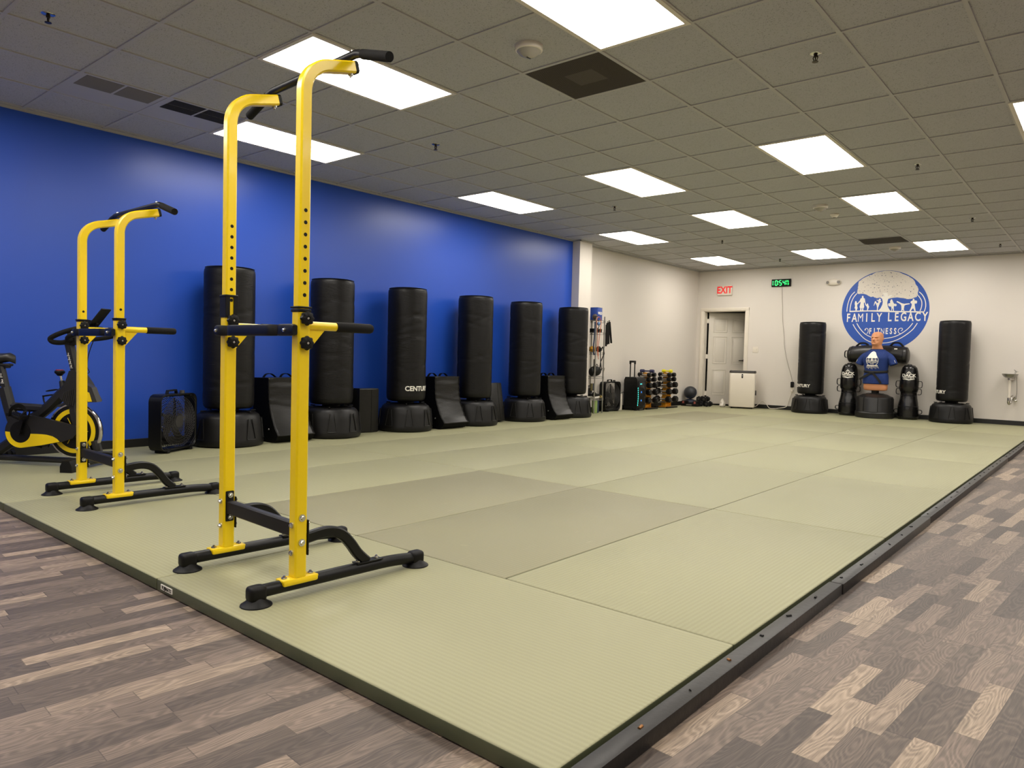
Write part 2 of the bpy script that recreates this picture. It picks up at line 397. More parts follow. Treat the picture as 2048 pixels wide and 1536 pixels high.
for i in range(4):
    k = thing('kerb_board', 'black painted timber kerb board along the mats, '+nm[i], 'kerb', (-.886+(.004 if i % 2 else 0), seg_y[i], 0))
    L_ = seg_y[i+1]-seg_y[i]-.004
    MB().b2((-.028, 0, 0), (.026, L_, .047), .004).build('board', M_KERB, k)
    n = int(L_/.27); cop = mat('copper_screw', (150, 105, 62), .4, .8)
    for j in range(min(n, 16)):
        MB().cyl((random.uniform(-.012, .008), .07+j*.27+random.uniform(0, .05), .0465), (0 if j else -.005, .07+j*.27+.02, .0478), .005 if i or j else .0065, .0045, 10).build('screw', cop if (i == 0 and j in (0, 1, 3)) else M_RUB, k)
# ---------------- ceiling fixtures ----------------
def panel_mat():
    t = NT('lit_diffuser'); t.base((.9, .88, .84)); n = t.noise(t.obj(), 2.2, 2)
    t.put(t.b, 'Emission Color', t.mix(n, lin((255, 247, 236)), lin((255, 250, 242)))); t.put(t.b, 'Emission Strength', LAMP); t.rough(.6); return t.m
M_LIT = panel_mat()
M_FRM = mat('troffer_frame', (222, 214, 200), .4, var=.02)
def troffer():
    t = thing('ceiling_light', '', 'ceiling light', (0, 0, 0), 0, 'recessed ceiling light panels')
    w_, l_ = .277, .583
    m = MB()
    for lo, hi in (((-w_-.028, -l_-.026), (-w_, l_+.026)), ((w_, -l_-.026), (w_+.028, l_+.026)), ((-w_, -l_-.026), (w_, -l_)), ((-w_, l_), (w_, l_+.026))):
        m.b2((*lo, -.0125), (*hi, .0))
    m.build('frame', M_FRM, t)
    MB().b2((-w_, -l_, -.0105), (w_, l_, -.001)).build('diffuser', M_LIT, t)
    return t
first = None
rowname = {-6: 'the row along the blue wall', -3: 'the second row from the blue wall', 0: 'the third row from the blue wall', 3: 'the partly added row at the right edge', 6: 'the added unseen outermost row'}
LIGHTS = {-6: [-9, -4, 1, 6, 11, 16], -3: [-10, -4, 0, 6, 10, 16], 0: [-10, -4, 0, 6, 10, 16], 3: [-4, 0, 6, 10, 16], 6: [-4, 1, 6, 11, 16]}  # panels behind the camera, outermost row and most right-edge ones added unseen for illumination
for ix, ys in LIGHTS.items():
    vis = [y for y in ys if y >= 0]
    for iy in ys:
        loc = (GX+ix*P, GY+iy*P, HC-.0005)
        lab = 'white ceiling light panel, %s in %s' % ((ORD[vis.index(iy)]+' from the front' if iy >= 0 else '%s added unseen one behind the camera' % {-4: 'nearest', -9: 'farther', -10: 'farther'}[iy]), rowname[ix])
        if first is None: first = troffer(); first.location = loc; first['label'] = lab
        else: dup(first, lab, loc)
# sprinklers
def sprinkler():
    t = thing('sprinkler_head', '', 'sprinkler', group='ceiling sprinklers')
    MB().lathe([(.0, -.006), (.012, -.006), (.03, -.004), (.036, 0), (.036, .001), (0, .001)], seg=24).build('escutcheon', M_CHR, t)
    MB().cyl((0, 0, -.02), (0, 0, 0), .011).tube([(-.011, 0, -.012), (-.014, 0, -.024), (-.008, 0, -.04), (0, 0, -.046)], .003, 6).tube([(.011, 0, -.012), (.014, 0, -.024), (.008, 0, -.04), (0, 0, -.046)], .003, 6).cyl((0, 0, -.042), (0, 0, -.018), .0035).build('yoke', mat('dark_brass', (60, 52, 44), .35, .8), t)
    MB().cyl((0, 0, -.049), (0, 0, -.046), .018, seg=20).build('deflector', mat('dark_brass', (60, 52, 44), .35, .8), t)
    return t
SP = [(-4.2, -2.73, 'by the supply vent in the top left corner'), (-4.25, 2.33, 'above the gap between the nearer tower and the blue wall'), (1.17, 2.37, 'nearest on the right half of the ceiling'), (1.115, 7.38, 'second on the right, beside the big light'), (1.15, 12.45, 'third on the right side'), (-4.4, 7.5, 'between two light panels in front of the column'), (-4.33, 12.54, 'above the door side, fourth from the front on the left'), (1.2, 16.48, 'last on the right, near the back wall'), (-4.3, 16.55, 'last on the left, near the back wall')]
f = None
for a, b, l in SP:
    loc = (GX+a*P, GY+b*P, HC); l = 'metal ceiling sprinkler, '+l
    if f is None: f = sprinkler(); f.location = loc; f['label'] = l
    else: dup(f, l, loc)
def strobe():
    t = thing('alarm_strobe', '', 'alarm', group='ceiling alarm strobes')
    MB().lathe([(0, 0), (.085, 0), (.087, -.012), (.083, -.03), (.074, -.034), (0, -.034)], seg=32).build('housing', M_WPL, t)
    c = mat('clear_lens', (190, 184, 172), .12, trans=.35)
    MB().lathe([(.074, -.034), (.06, -.05), (.035, -.064), (.012, -.072), (0, -.072), (0, -.035)], seg=28).build('lens', c, t)
    MB().cyl((-.02, 0, -.055), (.02, 0, -.055), .007).b2((-.006, -.02, -.073), (.006, .02, -.05)).build('flash_tube', M_CHR, t)
    return t
f = None
for a, b, l in [(-1.01, .51, 'nearest the camera, beside the dark grille'), (-1.0, 9.59, 'in mid ceiling, beside the smoke detector'), (-1.015, 15.75, 'farthest, beside the sagging grille')]:
    loc = (GX+a*P, GY+b*P, HC); l = 'white round ceiling alarm strobe, '+l
    if f is None: f = strobe(); f.location = loc; f['label'] = l
    else: dup(f, l, loc)
t = thing('smoke_detector', 'small white smoke detector on the ceiling behind the middle strobe', 'smoke detector', (GX-1.02*P, GY+10.57*P, HC))
MB().lathe([(0, 0), (.055, 0), (.056, -.01), (.04, -.03), (.025, -.045), (0, -.045)], seg=28).build('body', M_WPL, t)
MB().lathe([(.0, -.046), (.02, -.046), (.02, -.043), (0, -.043)], seg=20).build('sensor_grille', M_GREY, t)
def perf(name, c, hole):
    t = NT(name); s = t.sep(t.obj())
    a = t.math('SINE', t.math('MULTIPLY', s[0], 2*PI/.009)); b = t.math('SINE', t.math('MULTIPLY', s[1], 2*PI/.009))
    h = t.math('GREATER_THAN', t.math('MULTIPLY', a, b), .1); t.base(t.mix(h, lin(c), lin(hole))); t.rough(.85); t.put(t.b, 'Specular IOR Level', .1); return t.m
M_PERF = perf('perforated_dark', (92, 86, 80), (40, 37, 34)); M_PERF2 = perf('perforated_grey', (150, 145, 138), (72, 69, 66)); M_PERF3 = perf('perforated_black', (66, 64, 62), (24, 23, 23))
# supply diffusers near the blue wall: two square halves
for j, (iy, pm, lab) in enumerate([(-2, M_PERF2, 'grey half perforated supply vent, left one of the pair near the blue wall'), (-1, M_PERF3, 'black half perforated supply vent, right one of the pair near the blue wall')]):
    t = thing('ceiling_vent', lab, 'vent', (GX-6*P, GY+(iy+.5)*P, HC)); h = P/2-.012
    MB().b2((-h, -h, -.004), (h, h, 0)).build('vent_panel', M_GRID, t)
    for yy in (-1, 1):
        for q in ((0, 1) if j else (0,)):
            a0, a1 = (.02, .146) if q == 0 else (.154, .28)
            if not j: a0, a1 = .02, .28
            MB().b2((a0, yy*.135-.125, -.006), (a1, yy*.135+.125, -.003)).build('perforated_grille', pm, t)
t = thing('return_grille', 'dark square perforated return grille beside the nearest alarm strobe', 'vent', (GX-P, GY+1.5*P, HC)); h = P/2-.012
MB().b2((-h, -h, -.005), (h, h, 0)).build('perforated_plate', M_PERF, t)
MB().box((0, 0, -.0055), (.22, .2, .001)).build('centre_plate', perf('perforated_mid', (108, 102, 95), (62, 58, 54)), t)
t = thing('return_grille', 'dark square return grille sagging from the ceiling near the logo wall', 'vent', (GX-P, GY+14.5*P, HC)); t.rotation_euler = (0, 0, 0)
m = MB(); n = 10
m.rings([[(-h, -h+2*h*i/n, -.004-.03*math.sin(PI*i/n)*(i/n)), (h, -h+2*h*i/n, -.004-.012*math.sin(PI*i/n)), (h, -h+2*h*i/n, -.001-.012*math.sin(PI*i/n)), (-h, -h+2*h*i/n, -.001-.03*math.sin(PI*i/n)*(i/n))] for i in range(n+1)])
m.build('perforated_plate', M_PERF, t)

# ---------------- pull-up towers ----------------
def tower(label, loc, rz, drop, sleeve_left):
    """free-standing dip and pull-up tower; drop lowers the telescoping uprights"""
    T = thing('pull_up_tower', label, 'pull-up tower', loc, rz)
    H = .289; SQ = (.05, .05, .006); UP = (1, 0, 0)
    for s in (-1, 1):
        x = s*H
        # base bar with caps and suction feet
        bar = MB(); pts = [(x, -.15, .047), (x, .0, .047), (x, .3, .047), (x, .42, .046), (x, .5, .041), (x, .56, .034)]
        bar.tube(smooth(pts, 4), .024, 14).build('base_bar', M_BLKP, T)
        for yy, zz, sg in ((-.165, .043, -1), (.575, .036, 1)):
            e = MB(); e.box((x, yy, zz), (.056, .066, .058), .016, 3).build('end_cap', M_RUB, T)
            MB().lathe([(0, 0), (.057, 0), (.056, .004), (.043, .012), (.03, .024), (.026, .032), (0, .034)], (x, yy-.0*sg, 0), 28).build('suction_foot', M_RUB, T)
        # lower upright
        top = 1.066
        m = MB(); m.tube([(x, 0, .074), (x, 0, top)], 0, sec=SQ, up=UP); lo = m.build('lower_upright', M_YEL, T)
        MB().box((x, 0, .068), (.056, .15, .010), .004).box((x, 0, .060), (.062, .146, .022), .008, 2).build('foot_plate', M_YEL, T)
        b = lambda p, d, r=.0105: MB().cyl(p, Vector(p)+Vector(d)*.005, r*1.25, r*1.2, 16).cyl(Vector(p)+Vector(d)*.004, Vector(p)+Vector(d)*.012, r*.8, r*.55, 6).build('bolt', M_CHR, T)
        b((x, -.055, .072), (0, 0, 1), .009); b((x, .055, .072), (0, 0, 1), .009)
        # brace
        br = MB(); br.tube(smooth([(x, .03, .212), (x, .12, .222), (x, .185, .205), (x, .232, .160), (x, .27, .11), (x, .315, .068)], 4), 0, sec=(.042, .03, .006), up=(0, 0, 1) if False else (1, 0, 0))
        br.box((x, .031, .218), (.046, .006, .135), .002).box((x, .322, .07), (.044, .125, .006), .002).build('brace', M_BLKP, T)
        for zz in (.165, .27): b((x, .034, zz), (0, 1, 0), .009); b((x, -.025, zz), (0, -1, 0), .009)
        b((x, .275, .073), (0, 0, 1), .008); b((x, .365, .073), (0, 0, 1), .008)
        for zz in (.205, .298):
            if s > 0: b((x+.025, 0, zz), (1, 0, 0), .0115)
        # upper upright with the bent arm
        base_z = 1.879-drop
        path = [(x, 0, .95), (x, 0, base_z)]+[(x, .12+.12*math.cos(math.radians(a)), base_z+.12*math.sin(math.radians(a))) for a in (172, 164, 156, 148, 140, 132, 124, 116, 108, 104)]
        d = Vector((0, math.cos(math.radians(14.5)), math.sin(math.radians(14.5)))); e = Vector(path[-1]); end = e+d*.125
        path.append(tuple(end))
        m = MB(); m.tube(path, 0, sec=(.0445, .0445, .006), up=UP); up = m.build('upper_upright', M_YEL, T)
        z = 1.1295
        while z < base_z-.35+ (0 if drop < .1 else .0):
            if z > (1.082 if s > 0 or not sleeve_left else 1.075): MB().cyl((x+.0215, 0, z), (x+.0229, 0, z), .0072, seg=14).build('adjustment_hole', M_RUB, T)
            z += .0445
            if z > (1.45 if drop < .1 else 1.14): break
        q = MB(); q.tube([tuple(end-d*.004), tuple(end+d*.010)], 0, sec=(.047, .047, .008), up=UP).build('arm_cap', M_RUB, T)
        bp_ = e+d*.112
        MB().cyl((bp_.x, bp_.y, bp_.z-.022), (bp_.x, bp_.y, bp_.z-.030), .011, .010, 12).cyl((bp_.x, bp_.y, bp_.z-.03), (bp_.x, bp_.y, bp_.z-.038), .005, .004, 8).build('bolt', M_CHR, T)
        # collar between the tubes
        if s < 0 and sleeve_left:
            m = MB(); m.box((x, 0, 1.147), (.058, .058, .010), .003)
            for a_, c_ in ((-.0265, 0), (.0265, 0)):
                m.b2((x+a_-.0015, -.026, top-.01), (x+a_+.0015, -.008, 1.146)); m.b2((x+a_-.0015, .008, top-.01), (x+a_+.0015, .026, 1.146))
            m.b2((x-.026, -.027, top-.01), (x+.026, -.0245, 1.146)); m.b2((x-.026, .0245, top-.01), (x+.026, .027, 1.146)); m.build('sleeve', M_RUB, T)
        else:
            MB().box((x, 0, top+.006), (.055, .055, .012), .003).box((x, 0, top+.018 if drop < .1 else top+.012), (.059, .059, .007), .003).build('sleeve', M_RUB, T)
        # star knobs
        for zz in (1.043, .952):
            k = MB(); n = 48
            ringk = lambda r, xx: [(xx, r*(1+.085*math.cos(8*2*PI*i/n))*math.cos(2*PI*i/n), zz+r*(1+.085*math.cos(8*2*PI*i/n))*math.sin(2*PI*i/n)) for i in range(n)]
            k.rings([ringk(.016, x+.025), ringk(.020, x+.033), ringk(.0245, x+.036), ringk(.0255, x+.043), ringk(.024, x+.050), ringk(.016, x+.053), ringk(.0075, x+.053), ringk(.0075, x+.046)])
            kk = k.build('star_knob', M_RUB, T)
            MB().cyl((x+.044, 0, zz), (x+.052, 0, zz), .006, .0045, 12).build('knob_stud', M_CHR, kk)
            MB().box((x-.03, -.0, zz), (.012, .03, .03), .005).build('lock_nut', M_RUB, T)
        # dip handle
        MB().cyl((x, .02, 1.018), (x, .152, 1.018), .0165, seg=18).build('dip_handle', M_YEL, T)
        MB().prism([(.022, 1.008), (.105, 1.008), (.024, .915)], yz(x-.0025), 0, .005).build('gusset', M_YEL, T)
        MB().lathe([(0, 0), (.0185, 0), (.0195, .004), (.0195, .16), (.016, .17), (0, .172)], (0, 0, 0), 20, Matrix.Translation((x, .15, 1.018)) @ Matrix.Rotation(-PI/2, 4, 'X')).build('handle_grip', M_FOAM, T)
    # lower cross bar and plates
    m = MB(); m.tube([(-H+.025, 0, .246), (H-.025, 0, .246)], 0, sec=(.03, .058, .005), up=(0, 0, 1)); m.build('cross_bar', M_BLKP, T)
    for s in (-1, 1):
        MB().box((s*(H-.028), 0, .25), (.006, .036, .13), .004).build('cross_bar_plate', M_BLKP, T)
        for zz in (.204, .298): MB().cyl((s*(H-.025)-s*.006, 0, zz), (s*(H-.025)-s*.012, 0, zz), .012, .0115, 16).cyl((s*(H-.025)-s*.011, 0, zz), (s*(H-.025)-s*.018, 0, zz), .008, .006, 6).build('bolt', M_CHR, T)
    # back rest bar in front of the posts, pinched where it is bolted
    n = 40; rr = []
    for i in range(n+1):
        t_ = i/n; xx = -H-.022+t_*(2*H+.052); pin = sum(math.exp(-((t_-c)/.035)**2) for c in (.13, .78)); y = -.042; th = .020*(1-.55*pin); hh = .044*(1-.04*pin)
        if i in (0, n): hh *= .8
        rr.append([(xx, y+a*th/2+.012*pin, .999+b_*hh/2) for a, b_ in ((-1, -.8), (-.7, -1), (.7, -1), (1, -.8), (1, .8), (.7, 1), (-.7, 1), (-1, .8))])
    MB().rings(rr).build('back_bar', M_BLKP, T)
    for xx in (-H-.006, H-.030): MB().cyl((xx, -.052, .999), (xx, -.056, .999), .0085, .008, 14).cyl((xx, -.056, .999), (xx, -.060, .999), .006, .004, 10).build('bolt', M_CHR, T)
    # pull-up bar over the arms
    zb = 2.071-drop; yb = .205
    MB().tube(smooth([(-.52, yb, zb-.062), (-.44, yb, zb-.040), (-.36, yb, zb-.012), (-.325, yb, zb-.002), (-.28, yb, zb), (0, yb, zb), (.28, yb, zb), (.325, yb, zb-.002), (.36, yb, zb-.012), (.44, yb, zb-.040), (.52, yb, zb-.062)], 5), .0165, 16).build('pull_up_bar', M_BLKP, T)
    for s in (-1, 1):
        a = Vector((s*.36, yb, zb-.0125)); c = Vector((s*.526, yb, zb-.0645))
        MB().cyl(a, c, .019, seg=18).build('bar_grip', M_FOAM, T)
        MB().cyl((s*H, yb, zb+.014), (s*H, yb, zb+.021), .008, .006, 10).build('bolt', M_CHR, T)
    return T
tower('tall yellow and black pull-up tower standing nearest the camera, uprights raised high', (-2.632, 1.561, ZM), -.045, 0, True)
tower('shorter yellow and black pull-up tower standing behind, in front of the exercise bike', (-4.690, 1.711, ZM), -.01, .312, False)
# ---------------- free-standing punching bags ----------------
def wrap(rad, phi0, z0):
    return lambda a, b, d: ((rad+d)*math.cos(phi0+a/rad), (rad+d)*math.sin(phi0+a/rad), z0+b)
def bag_base(T, r, name='base'):
    m = MB(); m.lathe([(0, 0), (r-.035, 0), (r-.008, .012), (r, .04), (r-.006, .07), (r-.022, .20), (r-.035, .265), (r-.05, .295), (r-.085, .318), (.14, .325), (0, .325)], seg=48)
    b = m.build(name, M_PLA, T)
    # pressed trapezoid panels round the side
    pr = lambda da, z: ((r-.0035-.022*max(0, (z-.06))/.2+.001)*math.cos(da), (r-.0035-.022*max(0, (z-.06))/.2+.001)*math.sin(da), z)
    m = MB(); m.tube(smooth([pr(-.07, .262), pr(-.115, .16), pr(-.15, .085), pr(-.13, .072), pr(0, .070), pr(.13, .072), pr(.15, .085), pr(.115, .16), pr(.07, .262)], 4), .0048, 6)
    p0 = m.build('moulded_panel', M_PLA, b); p0.rotation_euler = (0, 0, .2)
    for k in range(1, 8):
        p = p0.copy(); SC.collection.objects.link(p); p.parent = b; p.rotation_euler = (0, 0, .2+k*PI/4)
    for k in range(6):
        a = k*PI/3+.35; MB().box((.235*math.cos(a), .235*math.sin(a), .327), (.05, .018, .012), .004, 2, Matrix.Rotation(a, 4, 'Z')).build('base_clip', M_RUB, b)
    MB().lathe([(0, .32), (.10, .32), (.09, .365), (0, .365)], seg=24).build('socket', M_RUB, b)
    return b
def bag(label, loc, rz, r=.231, zt=1.69, phi=None, seam=None, seed=0, lean=0):
    T = thing('punching_bag', label, 'punching bag', loc, rz, 'free-standing punching bags')
    bag_base(T, .325)
    m = MB(); rnd = random.Random(seed); n = 64; prof = [(.06, .352), (r-.05, .352), (r-.018, .36), (r-.004, .382), (r, .42)]
    z = .42
    while z < zt-.06: z += .022; prof.append((r, z))
    prof += [(r-.003, zt-.03), (r-.016, zt-.008), (r-.04, zt), (.03, zt+.004)]
    cr = [(rnd.uniform(.5, 1.5), rnd.uniform(0, 2*PI), rnd.uniform(.5, 1.3), rnd.uniform(-.05, .05)) for _ in range(26)]
    rings = []
    for rr, z in prof:
        ring = []
        for i in range(n):
            a = 2*PI*i/n; d = 0
            if .4 < z < zt-.05:
                for cz, ca, wa, sl in cr:
                    da = (a-ca+PI) % (2*PI)-PI
                    if abs(da) < wa: d -= .0045*math.exp(-((z-cz-sl*da*2)/.012)**2)*math.cos(da/wa*PI/2)
                if seam is not None:
                    da = (a-seam+PI) % (2*PI)-PI; d -= .003*math.exp(-(da/.05)**2)
            x, y = (rr+d)*math.cos(a), (rr+d)*math.sin(a)
            ring.append((x+lean*(z-.35), y, z))
        rings.append(ring)
    c = m.rings(rings).build('padded_cylinder', M_VIN, T, 50)
    MB().lathe([(r-.012, zt-.012), (r-.006, zt-.008), (r-.012, zt-.004)], seg=48).build('top_piping', M_VIN2, c)
    if phi is not None:
        MB().text('CENTURY', .078, wrap(r+.0005, phi-rz, .505), .0012, .0022, sub=1).build('maker_print', M_INK, c)
    return T
BX = -6.535
BAGS = [(3.531, 'first from the left', None, 1.25, 1), (4.707, 'second from the left', None, .0, 2), (5.778, 'third from the left, with white lettering', .70, None, 3), (6.967, 'fourth from the left', None, None, 4), (8.021, 'fifth from the left', None, None, 5), (9.18, 'last, before the column', None, None, 6)]
for y, l, off, seam, sd in BAGS:
    pc = math.atan2(-y, -BX)
    bag('black free-standing punching bag at the blue wall, '+l, (BX, y, ZM), 0, phi=None if off is None else pc+off, seam=None if seam is None else pc+seam-.4, seed=sd)
for x, l, off, sd in [(-4.433, 'left of the logo', -.80, 11), (-2.142, 'beside the drinking fountain', -1.17, 12)]:
    bag('black free-standing punching bag at the white back wall, '+l, (x, 13.91, ZM), 0, phi=math.atan2(-13.91, -x)+off, seed=sd)

# ---------------- curved kick shields, flat pads ----------------
def shield(label, loc):
    T = thing('kick_shield', label, 'kick shield', loc, 0, 'curved kick shields'); W = .425; Hs = .635
    fr = smooth([(.27, Hs), (.273, .54), (.282, .43), (.306, .32), (.345, .23), (.39, .15), (.455, .075)], 5)
    outline = [(0, 0), (0, Hs-.02), (.02, Hs)]+[tuple(p) for p in fr]+[(.44, .045), (.40, .01), (.36, 0)]
    m = MB(); m.prism(outline, lambda a, b, d: (a, d, b), 0, W); m.build('core', M_SHSIDE, T, 30)
    # vinyl strike face, slightly puckered at the seams
    n = 14; rings = []
    F2 = smooth([(.15, Hs+.004), (.27, Hs+.004)], 3)+[Vector(p) for p in fr[1:]]
    for i, p in enumerate(F2):
        t_ = i/(len(F2)-1); row = []
        for j in range(n+1):
            s_ = j/n; ed = min(s_, 1-s_); puck = .005*math.sin(i*1.9+j*.6)*math.exp(-ed*9)+.006*math.exp(-((t_-.52-.1*(s_-.5))/.02)**2)*-1
            bul = .010*math.sin(PI*s_)
            row.append((p[0]+.006+bul*(t_ > .2)+puck, W*s_, p[1]))
        rings.append(row)
    m = MB(); m.rings(rings, closed=False, cap=False); o = m.build('strike_face', M_DKV, T, 60, fix=False)
    so = o.modifiers.new('thick', 'SOLIDIFY'); so.thickness = .006; so.offset = 0
    for j in (0, 1):
        MB().tube(smooth([(.10, .05+.19*j, Hs), (.10, .08+.19*j, Hs+.035), (.11, .13+.19*j, Hs+.04), (.10, .19+.19*j, Hs+.004)], 5), 0, sec=(.006, .035), up=(1, 0, 0)).build('carry_strap', M_SHSIDE, T)
    MB().sphere((.30, -.002, .13), .010, 12, 8).build('vent_rivet', M_STEEL, T)
    return T
s0 = shield('curved black kick shield standing between the first and second wall bags', (WX+.13, 3.905, ZM))
s1 = dup(s0, 'curved black kick shield standing between the third and fourth wall bags', (WX+.155, 6.155, ZM))
s2 = dup(s0, 'curved black kick shield standing between the fifth and sixth wall bags', (WX+.19, 8.395, ZM))
def pad(name, label, cx, cy, rz, w_, h_, d_, tilt=0, ridge=.018):
    T = thing(name, label, 'strike pad', (cx, cy, ZM), rz)
    m = MB(); M = Matrix.Rotation(tilt, 4, 'Y')
    q = [(0, -w_/2), (0, w_/2), (d_-ridge, w_/2), (d_, .02), (d_-ridge, -w_/2)]
    f = lambda k, z: [M @ Vector((max(.002, x*k), y*k, z)) for x, y in q]
    m.rings([f(.96, 0), f(1, .012), f(1, h_-.012), f(.96, h_)]); m.build('pad_body', M_DKV, T, 25)
    m = MB(); m.tube([M @ Vector((d_-.001, .02, .012)), M @ Vector((d_-.001, .02, h_-.012))], .003, 6); m.build('seam_piping', M_SHSIDE, T)
    return T
pad('strike_pad', 'flat black two panel pad standing upright right of the second wall bag', -6.70, 5.265, -.10, .255, .505, .15)
pad('strike_pad', 'narrow black pad behind the flat upright pad, half hidden by the second wall bag', -6.853, 5.105, -.0, .13, .515, .11, 0, .006)
pad('strike_pad', 'flat black pad leaning against the wall between the fourth and fifth bags', -6.63, 7.49, -.12, .225, .53, .12, -.19)

# ---------------- box fans ----------------
def box_fan(label, loc, rz, sp=46):
    T = thing('box_fan', label, 'fan', loc, rz)
    W = .54; D = .135; z0 = .022
    def rr(h, x, k=0):
        R_ = .075-k; a = W/2-k; out = []
        for cx, cz, st in ((a-R_, a-R_, 0), (-a+R_, a-R_, 90), (-a+R_, -a+R_, 180), (a-R_, -a+R_, 270)):
            for i in range(7): t_ = math.radians(st+15*i); out.append((x, cx+R_*math.cos(t_), z0+W/2+cz+R_*math.sin(t_)))
        return out
    # housing is an open rounded square tube
    m = MB(); m.rings([rr(0, -.0, .012), rr(0, -.0, 0), rr(0, D, 0), rr(0, D, .012), rr(0, D-.01, .022), rr(0, .01, .022)], loop=True); m.build('housing', M_VIN2, T)
    C = (0, z0+W/2)
    for nm, xx in (('front_grille', D-.004), ('rear_grille', .006)):
        m = MB()
        for k in range(sp):
            a = 2*PI*k/sp; pts = []
            for j in range(6):
                r = .055+(.245-.055)*j/5; b = a+.9*(j/5)**1.3
                pts.append((xx, r*math.cos(b), C[1]+r*math.sin(b)))
            m.tube(pts, .0026, 5)
        for r in (.075, .105, .135, .165, .195, .225, .245): m.tube([(xx-.001, r*math.cos(2*PI*i/40), C[1]+r*math.sin(2*PI*i/40)) for i in range(40)], .0022, 5, closed=True)
        for sy in (-1, 1):
            for sz in (-1, 1):
                for j in range(4): m.tube([(xx, sy*(.16+.03*j), C[1]+sz*.255), (xx, sy*.255, C[1]+sz*(.16+.03*j))], .0015, 5)
        m.build(nm, M_GREY if nm[0] == 'f' else M_RUB, T)
        MB().cyl((xx-.004, 0, C[1]), (xx+.004, 0, C[1]), .058, seg=32).build('grille_badge', M_GREY, T)
    bl = MB()
    for k in range(5):
        a0 = 2*PI*k/5; rings = []
        for j in range(6):
            r = .05+.175*j/5; wv = .10+.06*j/5; row = []
            for i in range(6):
                t_ = i/5-.5; ang = a0+t_*wv*7/ (1+2.0*j/5)*.55+.25*j/5; row.append((.06+t_*.05, r*math.cos(ang), C[1]+r*math.sin(ang)))
            rings.append(row)
        bl.rings(rings, closed=False, cap=False)
    o = bl.build('fan_blades', M_RUB, T, fix=False); so = o.modifiers.new('t', 'SOLIDIFY'); so.thickness = .003
    MB().cyl((.03, 0, C[1]), (.1, 0, C[1]), .055, seg=28).build('motor_hub', M_RUB, T)
    MB().tube([(D*.5, -.10, z0+W), (D*.5, -.09, z0+W+.03), (D*.5, .03, z0+W+.034), (D*.5, .04, z0+W)], 0, sec=(.012, .03), up=(1, 0, 0)).build('carry_handle', M_VIN2, T)
    MB().cyl((D*.6, .11, z0+W), (D*.6, .11, z0+W+.028), .026, .022, 20).build('speed_knob', M_GREY, T)
    for sy in (-1, 1): MB().b2((.005, sy*.17-.02, 0), (D+.012, sy*.17+.02, z0+.004), .005).build('foot', M_RUB, T)
    for p in ((-.17, W+z0-.02), (.17, W+z0-.02), (-.255, z0+.24)): MB().cyl((D, p[0], p[1]), (D+.003, p[0], p[1]), .005, seg=10).build('screw', M_STEEL, T)
    return T
box_fan('black box fan on the floor by the blue wall, left of the first punching bag', (-6.453, 2.912, ZM), math.atan2(.477, .879)).scale = (.9, .9, .91)
box_fan('black box fan on the floor beside the wire shelf and the loudspeaker', (-6.85, 10.70, ZM), 0, 40).scale = (.92, .92, .92)

# ---------------- exercise bike ----------------
B = thing('exercise_bike', 'black and yellow exercise bike with flywheel, behind the farther tower', 'exercise bike', (-5.925, 2.114, ZM), math.atan2(.588, .809))
D_ = mat('matt_black_shell', (21, 20, 20), .45, bump=.05); D2 = mat('dark_grey_shell', (45, 43, 42), .45)
ov = lambda m, pts, a, b: m.tube(pts, 0, sec=(a, b, min(a, b)*.3), up=(0, 1, 0))
def bar(name, pts, a, b, y=0, mt=D_):
    m = MB(); m.tube([(p[0], y, p[1]) for p in pts], 0, sec=(a, b, min(a, b)*.3), up=(0, 1, 0)); return m.build(name, mt, B)
# stabilisers and floor rail
for nm, xx in (('front_stabiliser', 0), ('rear_stabiliser', -.90)):
    m = MB(); m.tube([(xx, -.25, .045), (xx, .25, .045)], .028, 16); o = m.build(nm, D_, B)
    for s in (-1, 1):
        MB().prism([(-.045, 0), (.045, 0), (.045, .045), (.025, .085), (-.025, .085), (-.045, .045)], lambda a, b, d: (xx+a, s*(.22+d), b), 0, .075).build('end_foot', M_RUB, o)
    MB().cyl((xx+.03, .255, .035), (xx+.03, .285, .035), .028, seg=20).build('transport_wheel', M_RUB, o)
bar('floor_rail', [(-.90, .048), (-.02, .040)], .042, .05)
bar('rear_leg', [(-.885, .05), (-.74, .105), (-.60, .20)], .075, .06)
bar('front_leg', [(.0, .05), (.045, .11), (.02, .2)], .06, .06)
# flywheel
ax = -.134; az = .270
W_ = MB(); W_.lathe([(.03, -.016), (.150, -.016), (.19, -.014), (.203, -.012), (.203, .012), (.19, .014), (.150, .016), (.03, .016)], (0, 0, 0), 56, Matrix.Translation((ax, -.0, az)) @ Matrix.Rotation(PI/2, 4, 'X')); fw = W_.build('flywheel', M_VIN2, B)
MB().lathe([(.196, -.017), (.206, -.017), (.209, -.010), (.209, .010), (.206, .017), (.196, .017)], (0, 0, 0), 64, Matrix.Translation((ax, 0, az)) @ Matrix.Rotation(PI/2, 4, 'X')).build('chrome_rim', M_CHR, fw)
MB().lathe([(.135, .0165), (.168, .0165), (.168, .0195), (.135, .0195)], (0, 0, 0), 64, Matrix.Translation((ax, 0, az)) @ Matrix.Rotation(PI/2, 4, 'X')).build('yellow_ring', M_YEL, fw)
for a in (62, 118, 242, 298, 0, 180): 
    c, s_ = math.cos(math.radians(a)), math.sin(math.radians(a)); MB().tube([(ax+.05*c, -.0185, az+.05*s_), (ax+.11*c, -.0185, az+.11*s_)], .0025, 6).build('spoke_line', M_YEL, fw)
# fork and flywheel guard
for y in (-.045, .045): bar('fork_blade', [(-.13, .58), (-.125, .42), (-.085, .27)], .05, .02, y); bar('fork_foot', [(-.105, .30), (-.03, .18), (.03, .07)], .045, .018, y)
